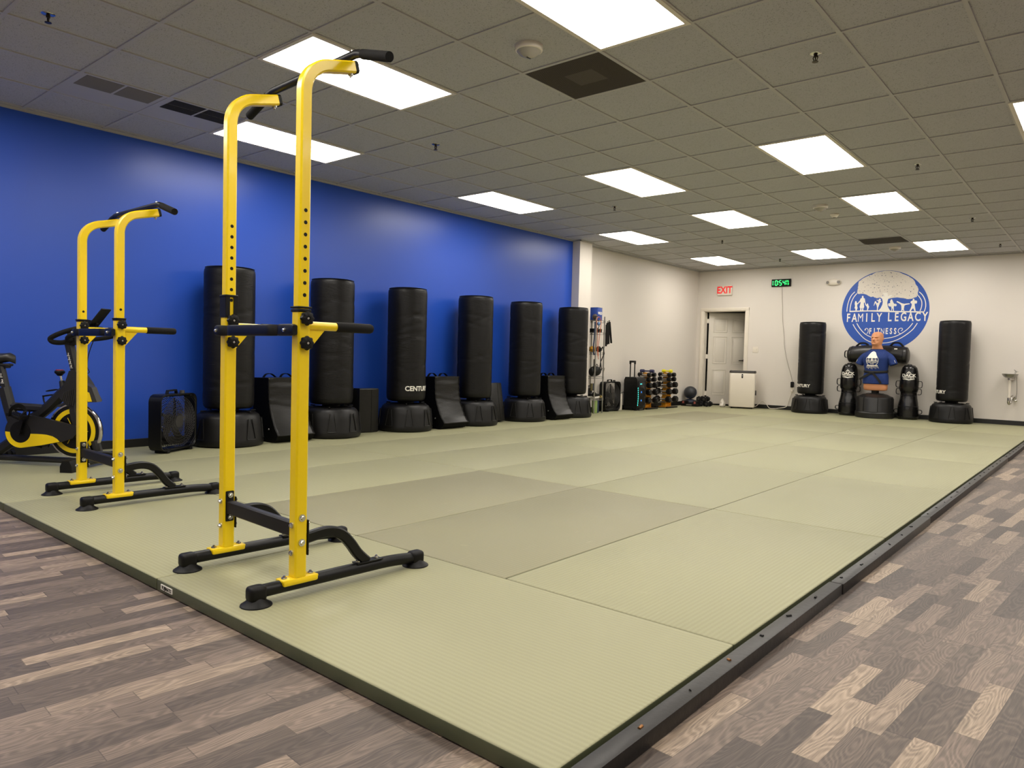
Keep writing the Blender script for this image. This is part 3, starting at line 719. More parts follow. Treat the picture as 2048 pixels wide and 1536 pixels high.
# main frame
bar('down_tube', [(-.13, .66), (-.235, .555), (-.335, .455), (-.42, .385), (-.50, .335)], .078, .07)
bar('cross_tube', [(-.64, .44), (-.37, .43)], .06, .055)
bar('seat_tube', [(-.705, .58), (-.655, .40), (-.62, .30)], .085, .07)
MB().prism([(-.15, .725), (-.10, .725), (-.03, .63), (.04, .50), (-.05, .50), (-.09, .52), (-.115, .44), (-.17, .465), (-.225, .52), (-.195, .60)], xz(-.055), 0, .11).build('head_shell', D_, B)
MB().prism([(-.065, .65), (.03, .605), (.072, .497), (-.03, .49)], xz(-.058), 0, .058).build('flywheel_guard', D2, B)
MB().prism([(-.022, .578), (.012, .566), (.034, .50), (.003, .497), (-.006, .53)], xz(-.061), 0, .003).build('guard_stripe', M_YEL, B)
m = MB()
for k in range(7): m.tube([(-.205+.014*k, -.057, .50-.006*k), (-.185+.014*k, -.057, .56+.006*k)], .0028, 6)
m.build('vent_ribs', D2, B)
m = MB(); m.tube([(ax+.222*math.cos(math.radians(a)), 0, az+.222*math.sin(math.radians(a))) for a in range(85, 130, 5)], 0, sec=(.012, .045), up=(0, 1, 0)); m.build('brake_pad', D2, B)
# chain guard with yellow panel
cx, cz, cr_ = -.510, .257, .123
out = [(cx+cr_*math.cos(math.radians(a)), cz+cr_*math.sin(math.radians(a))) for a in range(95, 281, 8)]
out = out+[(-.345, .158), (-.195, .190), (-.10, .222), (-.07, .26), (-.08, .312), (-.20, .34), (-.37, .372), (-.45, .384)]
MB().prism(out, xz(-.085), 0, .032).build('chain_guard', D_, B)
yl = [(cx+(cr_-.004)*math.cos(math.radians(a)), cz+(cr_-.004)*math.sin(math.radians(a))) for a in range(180, 281, 8)]+[(-.345, .162), (-.200, .193), (-.220, .213), (-.255, .232), (-.305, .243), (-.365, .246)]
yl += [(cx+.082*math.cos(math.radians(a)), cz+.082*math.sin(math.radians(a))) for a in range(-8, -181, -10)]
MB().prism(yl, xz(-.087), 0, .003).build('yellow_panel', M_YEL, B)
cr = MB(); cr.cyl((cx, -.088, cz), (cx, -.082, cz), .080, seg=36); cr.tube([(cx, -.105, cz), (cx+.042, -.108, cz+.130)], 0, sec=(.028, .014), up=(0, 1, 0)); cr.tube([(cx, .075, cz), (cx-.042, .078, cz-.130)], 0, sec=(.028, .014), up=(0, 1, 0)); cr.cyl((cx, -.115, cz), (cx, .08, cz), .02, seg=20); cr.build('crank', M_RUB, B)
for s, sx, sz in ((-1, cx+.042, cz+.130), (1, cx-.042, cz-.130)):
    m = MB(); M = Matrix.Rotation(.35 if s < 0 else .1, 4, 'Y')
    y0 = s*.165
    for k in range(4): m.box((sx, y0+s*(-.04+.027*k), sz), (.10, .012, .022), .003, 2, M)
    m.box((sx+.045, y0, sz-.015 if s < 0 else sz), (.014, .095, .026), .003); m.box((sx-.045, y0, sz+.012 if s < 0 else sz), (.014, .095, .026), .003)
    m.cyl((sx, s*.10, sz), (sx, s*.21, sz), .008)
    pe = m.build('pedal', M_RUB, B)
    MB().tube(smooth([(sx-.02, y0-.05, sz), (sx-.01, y0-.05, sz+.05), (sx+.0, y0, sz+.075), (sx+.01, y0+.05, sz+.05), (sx+.02, y0+.05, sz)], 5), 0, sec=(.03, .004), up=(1, 0, 0)).tube(smooth([(sx+.045, y0-.04, sz-.02), (sx+.075, y0-.03, sz+.03), (sx+.07, y0+.03, sz+.03), (sx+.045, y0+.04, sz-.02)], 5), .005, 6).build('toe_strap', M_RUB, pe)
# seat
bar('seat_post', [(-.735, .745), (-.69, .56)], .058, .045)
m = MB(); m.box((-.735, 0, .755), (.17, .05, .02), .006).box((-.68, 0, .745), (.03, .04, .03), .006); m.build('seat_slider', D_, B)
MB().cyl((-.775, -.01, .765), (-.755, -.01, .71), .010).sphere((-.795, -.02, .60), .026, 14, 10).cyl((-.795, -.02, .60), (-.715, 0, .60), .01).build('seat_knobs', M_RUB, B)
for k in range(2):
    m = MB(); z = .66-.045*k; x = -.714+.011*k
    m.b2((x-.012, -.0245, z), (x+.012, -.0235, z+.004)); m.text(str(k+1), .028, lambda a, b, d: (x+a, -.0235-d, z+.018+b), .001, .0012); m.build('height_mark', M_INK, B)
rings = []
for i in range(13):
    t_ = i/12; x = -.90+.285*t_; hw = .085*(1-t_)**.8*(1 if t_ > .08 else .8)+.026*math.sin(PI*min(1, t_*1.0+.0))**.3*(t_ < .995)+.004; zc = .822-.02*math.sin(PI*t_)+.012*(t_ < .1)-.03*max(0, t_-.85)/.15; th = .05*(1-.35*t_)
    rings.append([(x, hw*math.cos(2*PI*j/20), zc+th*math.sin(2*PI*j/20)*(1 if math.sin(2*PI*j/20) > 0 else .9)) for j in range(20)])
MB().rings(rings).build('saddle', mat('saddle_vinyl', (30, 29, 28), .38), B)
MB().cyl((-.745, 0, .76), (-.75, 0, .82), .022).box((-.75, 0, .80), (.08, .05, .03), .006).build('saddle_clamp', M_RUB, B)
# handlebar stem, bars and tablet rest
bar('handlebar_stem', [(-.185, .925), (-.135, .715)], .066, .05)
for k in range(4):
    z = .835-.03*k; x = -.176+.0075*k
    m = MB(); m.b2((x-.012, -.0265, z), (x+.013, -.0255, z+.0035)); m.text(str(k+1), .024, lambda a, b, d: (x+a, -.0255-d, z+.014+b), .001, .001); m.build('height_mark', M_INK, B)
MB().box((-.19, 0, .935), (.15, .06, .035), .008).box((-.15, 0, .98), (.07, .07, .08), .012).build('handlebar_clamp', D_, B)
m = MB()
for s in (-1, 1):
    m.tube(smooth([(-.16, s*.03, .955), (-.175, s*.09, .935), (-.205, s*.145, .937), (-.222, s*.155, .955), (-.205, s*.155, .975), (-.13, s*.148, 1.01), (-.05, s*.11, 1.04), (-.03, s*.03, 1.045), (-.03, 0, 1.045)], 5), .018, 12)
    m.tube(smooth([(-.15, s*.03, .96), (-.10, s*.14, .965), (-.02, s*.22, .985), (.08, s*.225, 1.02)], 5), .0165, 12)
m.build('handlebar', M_FOAM, B)
MB().box((.050, 0, 1.125), (.012, .11, .18), .004, 2, Matrix.Rotation(.68, 4, 'Y')).box((.015, 0, 1.055), (.05, .12, .014), .004).build('tablet_rest', M_RUB, B)
MB().cyl((-.06, 0, .99), (.03, 0, 1.09), .014).cyl((-.01, -.03, 1.085), (-.01, .03, 1.085), .024, seg=18).build('tablet_arm', M_RUB, B)
MB().tube(smooth([(.02, -.02, .96), (-.02, -.02, .85), (-.03, -.02, .76), (-.015, -.02, .715), (-.07, -.02, .70)], 5), .003, 6).build('sensor_cable', M_RUB, B)
MB().cyl((-.08, -.02, .665), (-.04, -.02, .66), .022, seg=18).build('sensor_plug', M_GREY, B)
MB().cyl((-.235, -.0, .60), (-.258, -.0, .685), .008).build('tension_stem', M_CHR, B)
MB().lathe([(0, 0), (.016, 0), (.026, .014), (.034, .02), (.036, .032), (.030, .040), (0, .042)], (-.262, 0, .683), 24).build('tension_knob', M_RUB, B)
MB().lathe([(0, 0), (.028, 0), (.027, .005), (0, .007)], (-.262, 0, .7245), 24).build('knob_cap', M_RED, B)
MB().cyl((-.225, 0, .55), (-.245, 0, .645), .026, .019, 18).build('tension_boot', D_, B)
m = MB()
for zz, rr_ in ((.485, .036), (.525, .036)):
    m.tube([(-.37+rr_*math.cos(2*PI*i/24)+.03*(zz > .5), .02+rr_*math.sin(2*PI*i/24), zz+.045+.22*rr_*math.cos(2*PI*i/24)) for i in range(24)], .004, 6, closed=True)
m.tube(smooth([(-.41, .02, .53), (-.40, .02, .475), (-.37, .02, .465), (-.345, .02, .485), (-.30, .02, .56)], 4), 0, sec=(.004, .014), up=(0, 1, 0)); m.build('bottle_cage', M_RUB, B)
MURAL = {
 'CROWN': [(-0.468, 0.33), (-0.461, 0.401), (-0.455, 0.472), (-0.448, 0.542), (-0.412, 0.571), (-0.375, 0.599), (-0.302, 0.636), (-0.229, 0.662), (-0.156, 0.698), (-0.083, 0.706), (-0.011, 0.716), (0.062, 0.712), (0.134, 0.7), (0.215, 0.678), (0.287, 0.64), (0.368, 0.602), (0.44, 0.545), (0.468, 0.51), (0.487, 0.451), (0.524, 0.401), (0.535, 0.352), (0.524, 0.305), (0.53, 0.266), (0.506, 0.228), (0.471, 0.219), (0.437, 0.201), (0.394, 0.197), (0.35, 0.199), (0.314, 0.214), (0.261, 0.221), (0.207, 0.232), (0.154, 0.229), (0.101, 0.221), (0.069, 0.212), (0.051, 0.223), (0.063, 0.262), (0.035, 0.283), (0.009, 0.249), (-0.013, 0.245), (-0.038, 0.28), (-0.045, 0.226), (-0.082, 0.237), (-0.127, 0.228), (-0.164, 0.239), (-0.193, 0.26), (-0.23, 0.253), (-0.268, 0.273), (-0.306, 0.299), (-0.354, 0.316), (-0.401, 0.318), (-0.439, 0.314)],
 'TRUNK': [(-0.09, 0.008), (-0.06, 0.047), (-0.035, 0.106), (-0.028, 0.156), (-0.039, 0.206), (-0.058, 0.231), (-0.082, 0.242), (-0.028, 0.265), (-0.004, 0.244), (-0.016, 0.294), (-0.044, 0.32), (0.006, 0.323), (0.042, 0.317), (0.054, 0.262), (0.098, 0.28), (0.125, 0.275), (0.082, 0.237), (0.056, 0.203), (0.045, 0.144), (0.057, 0.074), (0.082, 0.024), (0.111, -0.016)],
 'GIRL': [(-0.488, 0.016), (-0.482, 0.041), (-0.501, 0.057), (-0.492, 0.097), (-0.501, 0.138), (-0.497, 0.169), (-0.489, 0.189), (-0.476, 0.186), (-0.469, 0.168), (-0.458, 0.147), (-0.441, 0.147), (-0.41, 0.181), (-0.406, 0.171), (-0.439, 0.136), (-0.457, 0.125), (-0.458, 0.091), (-0.447, 0.056), (-0.458, 0.037), (-0.458, 0.013)],
 'FATHER': [(-0.407, 0.009), (-0.399, 0.044), (-0.415, 0.075), (-0.399, 0.156), (-0.414, 0.181), (-0.441, 0.145), (-0.446, 0.155), (-0.415, 0.197), (-0.402, 0.232), (-0.381, 0.241), (-0.384, 0.267), (-0.369, 0.282), (-0.354, 0.266), (-0.354, 0.239), (-0.333, 0.23), (-0.319, 0.154), (-0.303, 0.118), (-0.312, 0.111), (-0.338, 0.164), (-0.345, 0.144), (-0.336, 0.073), (-0.352, 0.043), (-0.346, 0.008), (-0.374, 0.008), (-0.366, 0.044), (-0.372, 0.064), (-0.382, 0.042), (-0.379, 0.008)],
 'BOY': [(-0.287, 0.014), (-0.283, 0.052), (-0.297, 0.087), (-0.321, 0.113), (-0.318, 0.125), (-0.295, 0.111), (-0.292, 0.133), (-0.281, 0.138), (-0.271, 0.127), (-0.268, 0.107), (-0.252, 0.076), (-0.263, 0.046), (-0.272, 0.013)],
 'KICKER': [(-0.12, 0.01), (-0.12, 0.058), (-0.126, 0.093), (-0.143, 0.129), (-0.153, 0.144), (-0.164, 0.109), (-0.171, 0.091), (-0.177, 0.1), (-0.169, 0.139), (-0.157, 0.177), (-0.143, 0.174), (-0.123, 0.138), (-0.101, 0.148), (-0.108, 0.178), (-0.133, 0.188), (-0.13, 0.198), (-0.098, 0.192), (-0.094, 0.212), (-0.076, 0.221), (-0.062, 0.206), (-0.066, 0.181), (-0.051, 0.171), (-0.055, 0.158), (-0.073, 0.147), (-0.085, 0.107), (-0.093, 0.083), (-0.103, 0.053), (-0.105, 0.008)],
 'WOMAN': [(0.115, -0.006), (0.119, 0.043), (0.107, 0.078), (0.098, 0.071), (0.072, 0.079), (0.059, 0.106), (0.068, 0.131), (0.094, 0.132), (0.09, 0.162), (0.102, 0.196), (0.118, 0.203), (0.129, 0.181), (0.139, 0.156), (0.159, 0.116), (0.172, 0.122), (0.199, 0.11), (0.2, 0.085), (0.179, 0.073), (0.16, 0.086), (0.154, 0.062), (0.16, -0.007), (0.146, -0.007), (0.14, 0.042), (0.131, 0.033), (0.126, -0.007)],
 'CARTWHEEL': [(0.275, -0.008), (0.28, 0.02), (0.276, 0.079), (0.261, 0.108), (0.197, 0.151), (0.2, 0.167), (0.215, 0.164), (0.283, 0.125), (0.323, 0.115), (0.354, 0.12), (0.406, 0.122), (0.407, 0.107), (0.346, 0.096), (0.324, 0.082), (0.318, 0.019), (0.328, -0.009), (0.315, -0.01), (0.301, 0.008), (0.287, -0.01)],
 'BOXER': [(0.407, -0.014), (0.423, 0.026), (0.438, 0.075), (0.441, 0.113), (0.422, 0.124), (0.418, 0.148), (0.439, 0.167), (0.452, 0.171), (0.451, 0.196), (0.465, 0.205), (0.479, 0.19), (0.481, 0.166), (0.495, 0.17), (0.521, 0.16), (0.52, 0.121), (0.5, 0.112), (0.488, 0.122), (0.485, 0.093), (0.497, 0.034), (0.506, -0.016), (0.486, -0.016), (0.471, 0.025), (0.458, 0.03), (0.441, 0.007), (0.429, -0.015)],
 'GROUND': [(-0.586, 0.008), (-0.072, 0.012), (0.11, -0.006), (0.636, -0.024), (0.629, -0.044), (0.111, -0.028), (-0.256, -0.007), (-0.586, -0.013)],
}
ARCS = {
 'a': [(-0.631, -0.004), (-0.629, 0.06), (-0.618, 0.141), (-0.593, 0.232), (-0.557, 0.303), (-0.507, 0.357)],
 'b': [(-0.579, 0.005), (-0.574, 0.079), (-0.561, 0.16), (-0.531, 0.241), (-0.5, 0.291), (-0.471, 0.325)],
 'c': [(0.546, 0.318), (0.59, 0.273), (0.626, 0.214), (0.65, 0.146), (0.658, 0.069), (0.65, 0.012), (0.638, -0.031)],
 'd': [(0.532, 0.258), (0.567, 0.207), (0.59, 0.158), (0.597, 0.1), (0.591, 0.042), (0.574, -0.014)],
 'e': [(-0.516, -0.239), (-0.469, -0.32), (-0.399, -0.412), (-0.31, -0.503), (-0.214, -0.558), (-0.111, -0.58), (-0.001, -0.583), (0.116, -0.566), (0.248, -0.515), (0.368, -0.436), (0.469, -0.344), (0.514, -0.276), (0.541, -0.228)],
 'f': [(-0.448, -0.224), (-0.404, -0.3), (-0.334, -0.387), (-0.256, -0.447), (-0.161, -0.487), (-0.05, -0.504), (0.077, -0.493), (0.201, -0.461), (0.314, -0.397), (0.407, -0.314), (0.47, -0.227)],
 'g': [(-0.289, -0.336), (-0.307, -0.351), (-0.299, -0.326), (-0.276, -0.316), (-0.256, -0.331), (-0.249, -0.362), (-0.258, -0.397), (-0.276, -0.412)],
 'h': [(0.29, -0.363), (0.303, -0.353), (0.313, -0.333), (0.297, -0.316), (0.271, -0.319), (0.249, -0.338), (0.244, -0.373), (0.261, -0.402), (0.284, -0.412)],
}
# ---------------- wire shelf and what is on it ----------------
SX0, SX1, SY0, SY1 = -6.885, -6.63, 9.965, 10.215   # posts
SH = [.30, .66, 1.062, 1.392, 1.593]
T = thing('wire_shelf', 'narrow chrome wire shelf tower by the column, loaded with training gear', 'shelf', ((SX0+SX1)/2, (SY0+SY1)/2, ZM))
hx, hy = (SX1-SX0)/2, (SY1-SY0)/2
for sx in (-1, 1):
    for sy in (-1, 1):
        MB().cyl((sx*hx, sy*hy, 0), (sx*hx, sy*hy, 1.60), .0115, seg=12).cyl((sx*hx, sy*hy, 1.60), (sx*hx, sy*hy, 1.61), .0125, seg=12).build('post', M_STEEL, T)
for z in SH:
    m = MB(); z -= ZM
    for dz in (0, -.03):
        for a, b in (((-hx, -hy), (hx, -hy)), ((hx, -hy), (hx, hy)), ((hx, hy), (-hx, hy)), ((-hx, hy), (-hx, -hy))): m.cyl((*a, z+dz), (*b, z+dz), .0035, seg=6)
    for k in range(12): y = -hy+2*hy*(k+.5)/12; m.cyl((-hx, y, z+.002), (hx, y, z+.002), .002, seg=5)
    for sx in (-1, 1):
        for sy in (-1, 1): m.cyl((sx*hx, sy*hy, z-.035), (sx*hx, sy*hy, z+.005), .016, seg=12)
    m.build('wire_deck', M_STEEL, T)
mx, my = (SX0+SX1)/2, (SY0+SY1)/2
top = SH[4]+.006
t = thing('carton', 'blue box with white lettering on top of the wire shelf', 'box', (mx+.0, my+.04, top), .12)
MB().box((0, 0, .105), (.16, .17, .205), .004).build('box_body', mat('blue_card', (32, 66, 150), .4), t)
MB().text('WILD', .058, lambda a, b, d: (.0805+d, a, .115+b), .0008, .003).build('box_print', M_INK, t)
MB().box((0, 0, .2085), (.165, .175, .004), .001).build('box_lid', mat('blue_card', (32, 66, 150), .4), t)
def blob(name, label, cat, loc, pts, r, mt, rz=0, closed=False, sec=None, group=None):
    m = MB(); m.tube(smooth(pts, 5), r, 10, sec=sec) if not closed else m.tube(pts, r, 10, closed=True)
    o = m.build(name, mt); o.location = loc; o.rotation_euler = (0, 0, rz); return tag(o, label, cat, group)
t = thing('focus_mitt', 'brown leather focus mitt on top of the shelf left of the blue box', 'mitt', (SX1-.03, SY0-.0, top))
MB().sphere((0, 0, .048), .048, 18, 12, (.8, 1, 1)).build('mitt_body', mat('brown_leather', (58, 42, 32), .5), t); MB().lathe([(.04, 0), (.048, .008), (.04, .016)], (0, 0, .045), 20).build('mitt_welt', M_RUB, t)
t = thing('blue_ball', 'small shiny blue ball at the front of the top shelf below the mitt', 'ball', (SX1+.035, SY0+.02, SH[4]-.06))
MB().sphere((0, 0, 0), .03).build('ball_body', mat('pale_blue_plastic', (90, 125, 170), .25), t); MB().tube([(0, 0, .028), (-.01, 0, .055), (-.03, 0, .062)], .004, 6).build('hook', M_RUB, t)
# bands hanging down the front
ORG = mat('orange_rubber', (190, 92, 52), .5); NAV = mat('navy_rubber', (36, 52, 82), .5)
blob('resistance_band', 'orange resistance band looped over the shelf post and hanging down', 'band', (SX1+.012, 10.02, 0), [(0, .02, .95), (0, -.03, 1.15), (0, -.025, 1.33), (0, -.055, 1.50), (0, -.065, 1.585), (0, -.03, 1.64), (0, .015, 1.645), (0, .06, 1.60), (0, .065, 1.52), (0, .045, 1.40), (0, .025, 1.28), (0, .005, 1.15), (0, .015, 1.0)], .0048, ORG)
blob('resistance_band', 'navy blue resistance band hanging at the left of the shelf beside the punching bag', 'band', (SX1+.006, 9.90, 0), [(0, .02, 1.56), (0, .02, 1.45), (0, .012, 1.30), (0, -.005, 1.15), (0, .0, 1.06), (0, .02, 1.02), (.0, .045, 1.04)], 0, NAV, sec=(.022, .006))
t = thing('foam_baton', '', 'baton')
MB().cyl((0, 0, 0), (0, 0, -.36), .0165, seg=14).build('foam_sleeve', M_FOAM, t); MB().cyl((0, 0, 0), (0, 0, .03), .006, seg=8).build('cord_end', M_RUB, t)
for i, (y, tl, dz, l) in enumerate([(10.245, .0, -.03, 'leftmost'), (10.275, .02, .0, 'second from the left'), (10.305, .06, .01, 'third from the left'), (10.335, .20, .02, 'rightmost, splayed out')]):
    lab = 'black foam baton hanging right of the shelf, %s of four' % l
    o = t if i == 0 else dup(t, lab, (0, 0, 0)); o['label'] = lab; o['group'] = 'foam batons hanging on the shelf'
    o.location = (SX1+.02, y, 1.56+dz); o.rotation_euler = (tl, 0, 0)
# second deck: black gear, third: gloves, fourth: bag, fifth: shoes
z = SH[3]+.006
t = thing('gear_tray', 'flat black tray of gear on the second deck of the shelf', 'tray', (mx, my-.01, z)); MB().box((0, 0, .03), (.21, .20, .06), .008).build('tray_body', M_RUB, t); MB().tube([(.107, -.09, .05), (.107, .09, .05)], .004, 6).build('tray_rim', mat('olive_cord', (110, 100, 60), .6), t)
blob('skipping_rope', 'coiled dark skipping rope hanging over the second deck tray', 'rope', (mx+.05, my+.03, z+.064+.02), [(0, .045*math.cos(2*PI*i/20), .0+.04*math.sin(2*PI*i/20)+.02) for i in range(20)], .007, M_RUB, closed=True)
z = SH[2]+.006
YG = mat('mustard_leather', (205, 150, 30), .45)
def glove(label, loc, rz, mt):
    t = thing('training_glove', label, 'glove', loc, rz, 'gloves on the third shelf deck')
    MB().sphere((0, 0, .05), .05, 16, 10, (1.3, .9, 1)).build('glove_body', mt, t); MB().cyl((.05, 0, .05), (.11, 0, .045), .036, .040, 16).build('cuff', M_RUB, t); MB().sphere((-.01, .04, .055), .024, 12, 8, (1.5, .8, .9)).build('thumb', mt, t); return t
glove('mustard yellow training glove on the third deck, at the back centre', (mx-.06, my+.06, z), .6, YG)
glove('black training glove on the third deck, at the left front', (mx+.075, my+.05, z), 2.0, M_RUB)
glove('mustard yellow training glove on the third deck, low at the left', (mx+.04, my-.08, z), 2.9, YG)
t = thing('ankle_strap', 'black nylon ankle strap hanging off the third deck in a triangle', 'strap', (SX1+.016, my+.015, z)); MB().tube([(0, .05, .09), (0, .10, -.02), (0, .0, -.16), (0, -.03, -.30), (0, .03, -.30), (0, .0, -.16), (0, -.02, .02), (0, .05, .09)], 0, sec=(.018, .005), up=(1, 0, 0)).build('strap_loop', M_RUB, t); MB().cyl((.004, .06, .0), (.012, .06, .0), .007).build('buckle', M_CHR, t)
blob('green_band', 'green handled exercise band sticking out right of the third deck', 'band', (SX1-.02, SY1-.10, z+.035), [(0, 0, 0), (.0, .06, .03), (.0, .11, .05), (0, .14, .055)], [.008]*15+[.014], mat('green_rubber', (50, 95, 60), .5))
z = SH[1]+.006
t = thing('gym_bag', 'black gym bag stuffed on the fourth deck of the shelf', 'bag', (mx, my+.075, z))
MB().sphere((0, 0, .085), .085, 22, 14, (1.25, 1.1, 1)).build('bag_body', mat('black_nylon', (26, 26, 24), .6, bump=.2, bscale=50), t); MB().tube(smooth([(.09, .05, .12), (.115, .10, .14), (.1, .115, .09), (.11, .09, .05), (.10, .11, .02)], 4), .004, 6).build('drawstring', mat('olive_cord', (110, 100, 60), .6), t); MB().tube(smooth([(.03, -.03, .165), (.03, 0, .20), (.03, .04, .165)], 5), .006, 6).build('bag_handle', M_RUB, t)
t = thing('headgear', 'black and grey padded headgear left of the gym bag on the fourth deck', 'headgear', (mx+.05, my-.10, z)); MB().sphere((0, 0, .075), .075, 20, 12, (.75, .62, 1)).build('headgear_shell', M_VIN2, t); MB().tube(smooth([(.055, -.02, .02), (.06, .01, .08), (.05, .02, .13)], 4), .009, 8).build('grey_stripe', mat('grey_vinyl', (120, 116, 110), .4), t)
t = thing('foam_roller', 'upright dark foam club leaning above the headgear on the fourth deck', 'roller', (SX1-.03, SY0+.03, z+.115)); MB().cyl((0, 0, .0), (0, 0, .165), .018, seg=14).build('roller_body', M_FOAM, t); MB().cyl((0, 0, .165), (0, 0, .17), .012, seg=14).build('roller_cap', M_RUB, t)
z = SH[0]+.006
t = thing('training_shoe', '', 'shoe', (0, 0, 0), 0, 'black training shoes on the bottom deck')
rings = []
for i in range(11):
    q = i/10; y = -.13+.26*q; wd = .042-.012*abs(q-.65)*2; hh = .085-.05*q if q > .25 else .095
    rings.append([(wd*math.cos(2*PI*j/16), y, .022+max(0, hh*(.5+.5*math.sin(2*PI*j/16)))) for j in range(16)])
MB().rings(rings).build('upper', M_RUB, t); MB().prism([(.046*math.cos(a*.3491)*(1-.15*math.cos(a*.3491)), .135*math.sin(a*.3491)) for a in range(18)], xy(0), 0, .026).build('sole', M_INK, t)
m = MB()
for k in range(4): m.cyl((-.02, .0+.02*k, .083-.008*k), (.02, .0+.02*k, .083-.008*k), .003, seg=6)
m.build('laces', M_INK, t)
t.scale = (.85, .85, .9); t.location = (mx+.085, my+.01, z+.002); t.rotation_euler = (.06, 0, .1); t['label'] = 'black training shoe with a white sole at the front of the bottom deck'
s2 = dup(t, 'black training shoe behind the front shoe, left on the bottom deck', (mx-.01, my-.01, z), -.1); s2.rotation_euler = (.0, 0, -.1)
t = thing('kick_paddle', 'flat black kick paddle with a grey edge lying across the bottom deck', 'paddle', (mx-.02, my-.01, z)); MB().box((-.06, 0, .10), (.035, .22, .20), .008).build('paddle_body', M_RUB, t); MB().box((-.0405, -.0, .17), (.004, .20, .03), .001).build('paddle_edge', mat('grey_vinyl', (120, 116, 110), .4), t)
t = thing('knee_sleeve', 'olive and navy rolled knee sleeves standing above the paddle', 'sleeve', (mx+.02, my-.02, z+.118)); MB().cyl((0, -.03, 0), (0, -.03, .12), .022, seg=16).build('olive_sleeve', mat('olive_cord', (110, 100, 60), .6), t); MB().cyl((0, .03, 0), (0, .025, .12), .024, seg=16).build('navy_sleeve', NAV, t)
t = thing('manual', 'small olive printed box on the bottom deck beside the shoe', 'box', (SX1-.03, SY1-.02, z)); MB().box((0, 0, .02), (.06, .07, .04), .003).build('box_body', mat('olive_card', (120, 100, 40), .5), t); MB().box((.031, 0, .02), (.002, .05, .014)).build('box_label', mat('tan_print', (190, 170, 110), .5), t)
t = thing('foam_roller', 'lime green foam roller standing on the floor under the wire shelf', 'roller', (mx+.06, my+.0, ZM)); MB().lathe([(.012, 0), (.043, 0), (.045, .004), (.045, .205), (.043, .21), (.012, .21), (.012, 0)], seg=24).build('roller_body', mat('lime_foam', (140, 165, 95), .6, bump=.15, bscale=60), t); MB().lathe([(.0121, .2), (.016, .2105), (.0121, .2105)], seg=20).build('roller_core', M_RUB, t)
t = thing('foam_roller', 'navy blue roller on the floor under the shelf beside the lime one', 'roller', (mx+.045, my+.085, ZM)); MB().lathe([(0, 0), (.036, 0), (.038, .004), (.038, .206), (.036, .21), (0, .21)], seg=24).build('roller_body', NAV, t); MB().lathe([(0, .2102), (.012, .2102), (.012, .2115), (0, .2115)], seg=16).build('roller_core', M_RUB, t)

# ---------------- trolley loudspeaker, jug ----------------
t = thing('loudspeaker', 'tall black trolley loudspeaker with teal lights and raised handle', 'loudspeaker', (-6.69, 11.365, ZM))
MB().prism([(-.14, .03), (-.14, .54), (-.115, .595), (.10, .595), (.13, .56), (.14, .48), (.14, .06), (.12, .03)], lambda a, b, d: (a, d, b), -.147, .147).build('cabinet', M_PLA, t)
m = MB()
for k in range(16): z = .08+.028*k; m.b2((-.12, -.1485, z), (.11, -.1465, z+.012))
m.build('side_ribs', M_RUB, t)
MB().box((.1405, .005, .30), (.006, .225, .46), .012).build('speaker_grille', mat('speaker_cloth', (22, 23, 26), .55, bump=.3, bscale=300), t)
TEAL = mat('teal_led', (70, 235, 215), .4, emit=2.2); BLU = mat('blue_led', (40, 110, 190), .4, emit=.8)
m = MB(); n = 9
for k in range(n): q = k/(n-1); m.box((.143, -.125+.014*math.sin(q*PI*.9+.2)-.004, .10+.30*q), (.006, .010, .022), .003)
m.build('led_strip', TEAL, t)
MB().box((.1445, -.03, .475), (.004, .06, .012), .002).build('display', TEAL, t)
for z in (.16, .31): o = MB().lathe([(.02, 0), (.09, 0), (.095, .008), (.06, .004), (.02, .0)], (0, 0, 0), 32, Matrix.Translation((.1435, .01, z)) @ Matrix.Rotation(PI/2, 4, 'Y')).build('woofer', M_RUB, t); MB().box((.1455, -.015, z+.02), (.004, .035, .03), .004).build('cone_light', BLU, o)
MB().box((.1445, .02, .42), (.004, .15, .05), .01).build('horn', M_GREY, t)
m = MB(); m.cyl((-.06, -.075, .59), (-.06, -.075, .86), .0105, seg=12); m.cyl((-.06, .075, .59), (-.06, .075, .86), .0105, seg=12); m.build('handle_rails', M_RUB, t)
MB().box((-.06, 0, .872), (.03, .20, .036), .012).box((-.06, -.08, .85), (.028, .034, .05), .008).box((-.06, .08, .85), (.028, .034, .05), .008).build('pull_handle', M_RUB, t)
for y in (-.12, .12): MB().cyl((-.10, y-.02, .04), (-.10, y+.02, .04), .04, seg=20).build('wheel', M_RUB, t); MB().box((.10, y, .015), (.05, .05, .03), .006).build('foot', M_RUB, t)
MB().box((.10, 0, .017), (.10, .12, .034), .008).build('base_bar', M_GREY, t)
t0_spk = t
t = thing('white_jug', 'slim white canister standing between the fan and the loudspeaker', 'canister', (-6.855, 11.105, ZM)); MB().lathe([(0, 0), (.055, 0), (.06, .01), (.06, .27), (.045, .31), (.02, .325), (0, .325)], seg=28).build('canister_body', M_WPL, t); MB().cyl((0, 0, .325), (0, 0, .35), .018, seg=16).build('canister_cap', M_GREY, t)
pc_ = blob('power_cord', 'black power cord drooping between the second fan and the loudspeaker', 'cord', (0, 0, 0), [(-6.80, 10.97, .42), (-6.79, 11.03, .36), (-6.80, 11.10, .36), (-6.80, 11.20, .38)], .005, M_RUB); adopt(pc_, t0_spk)

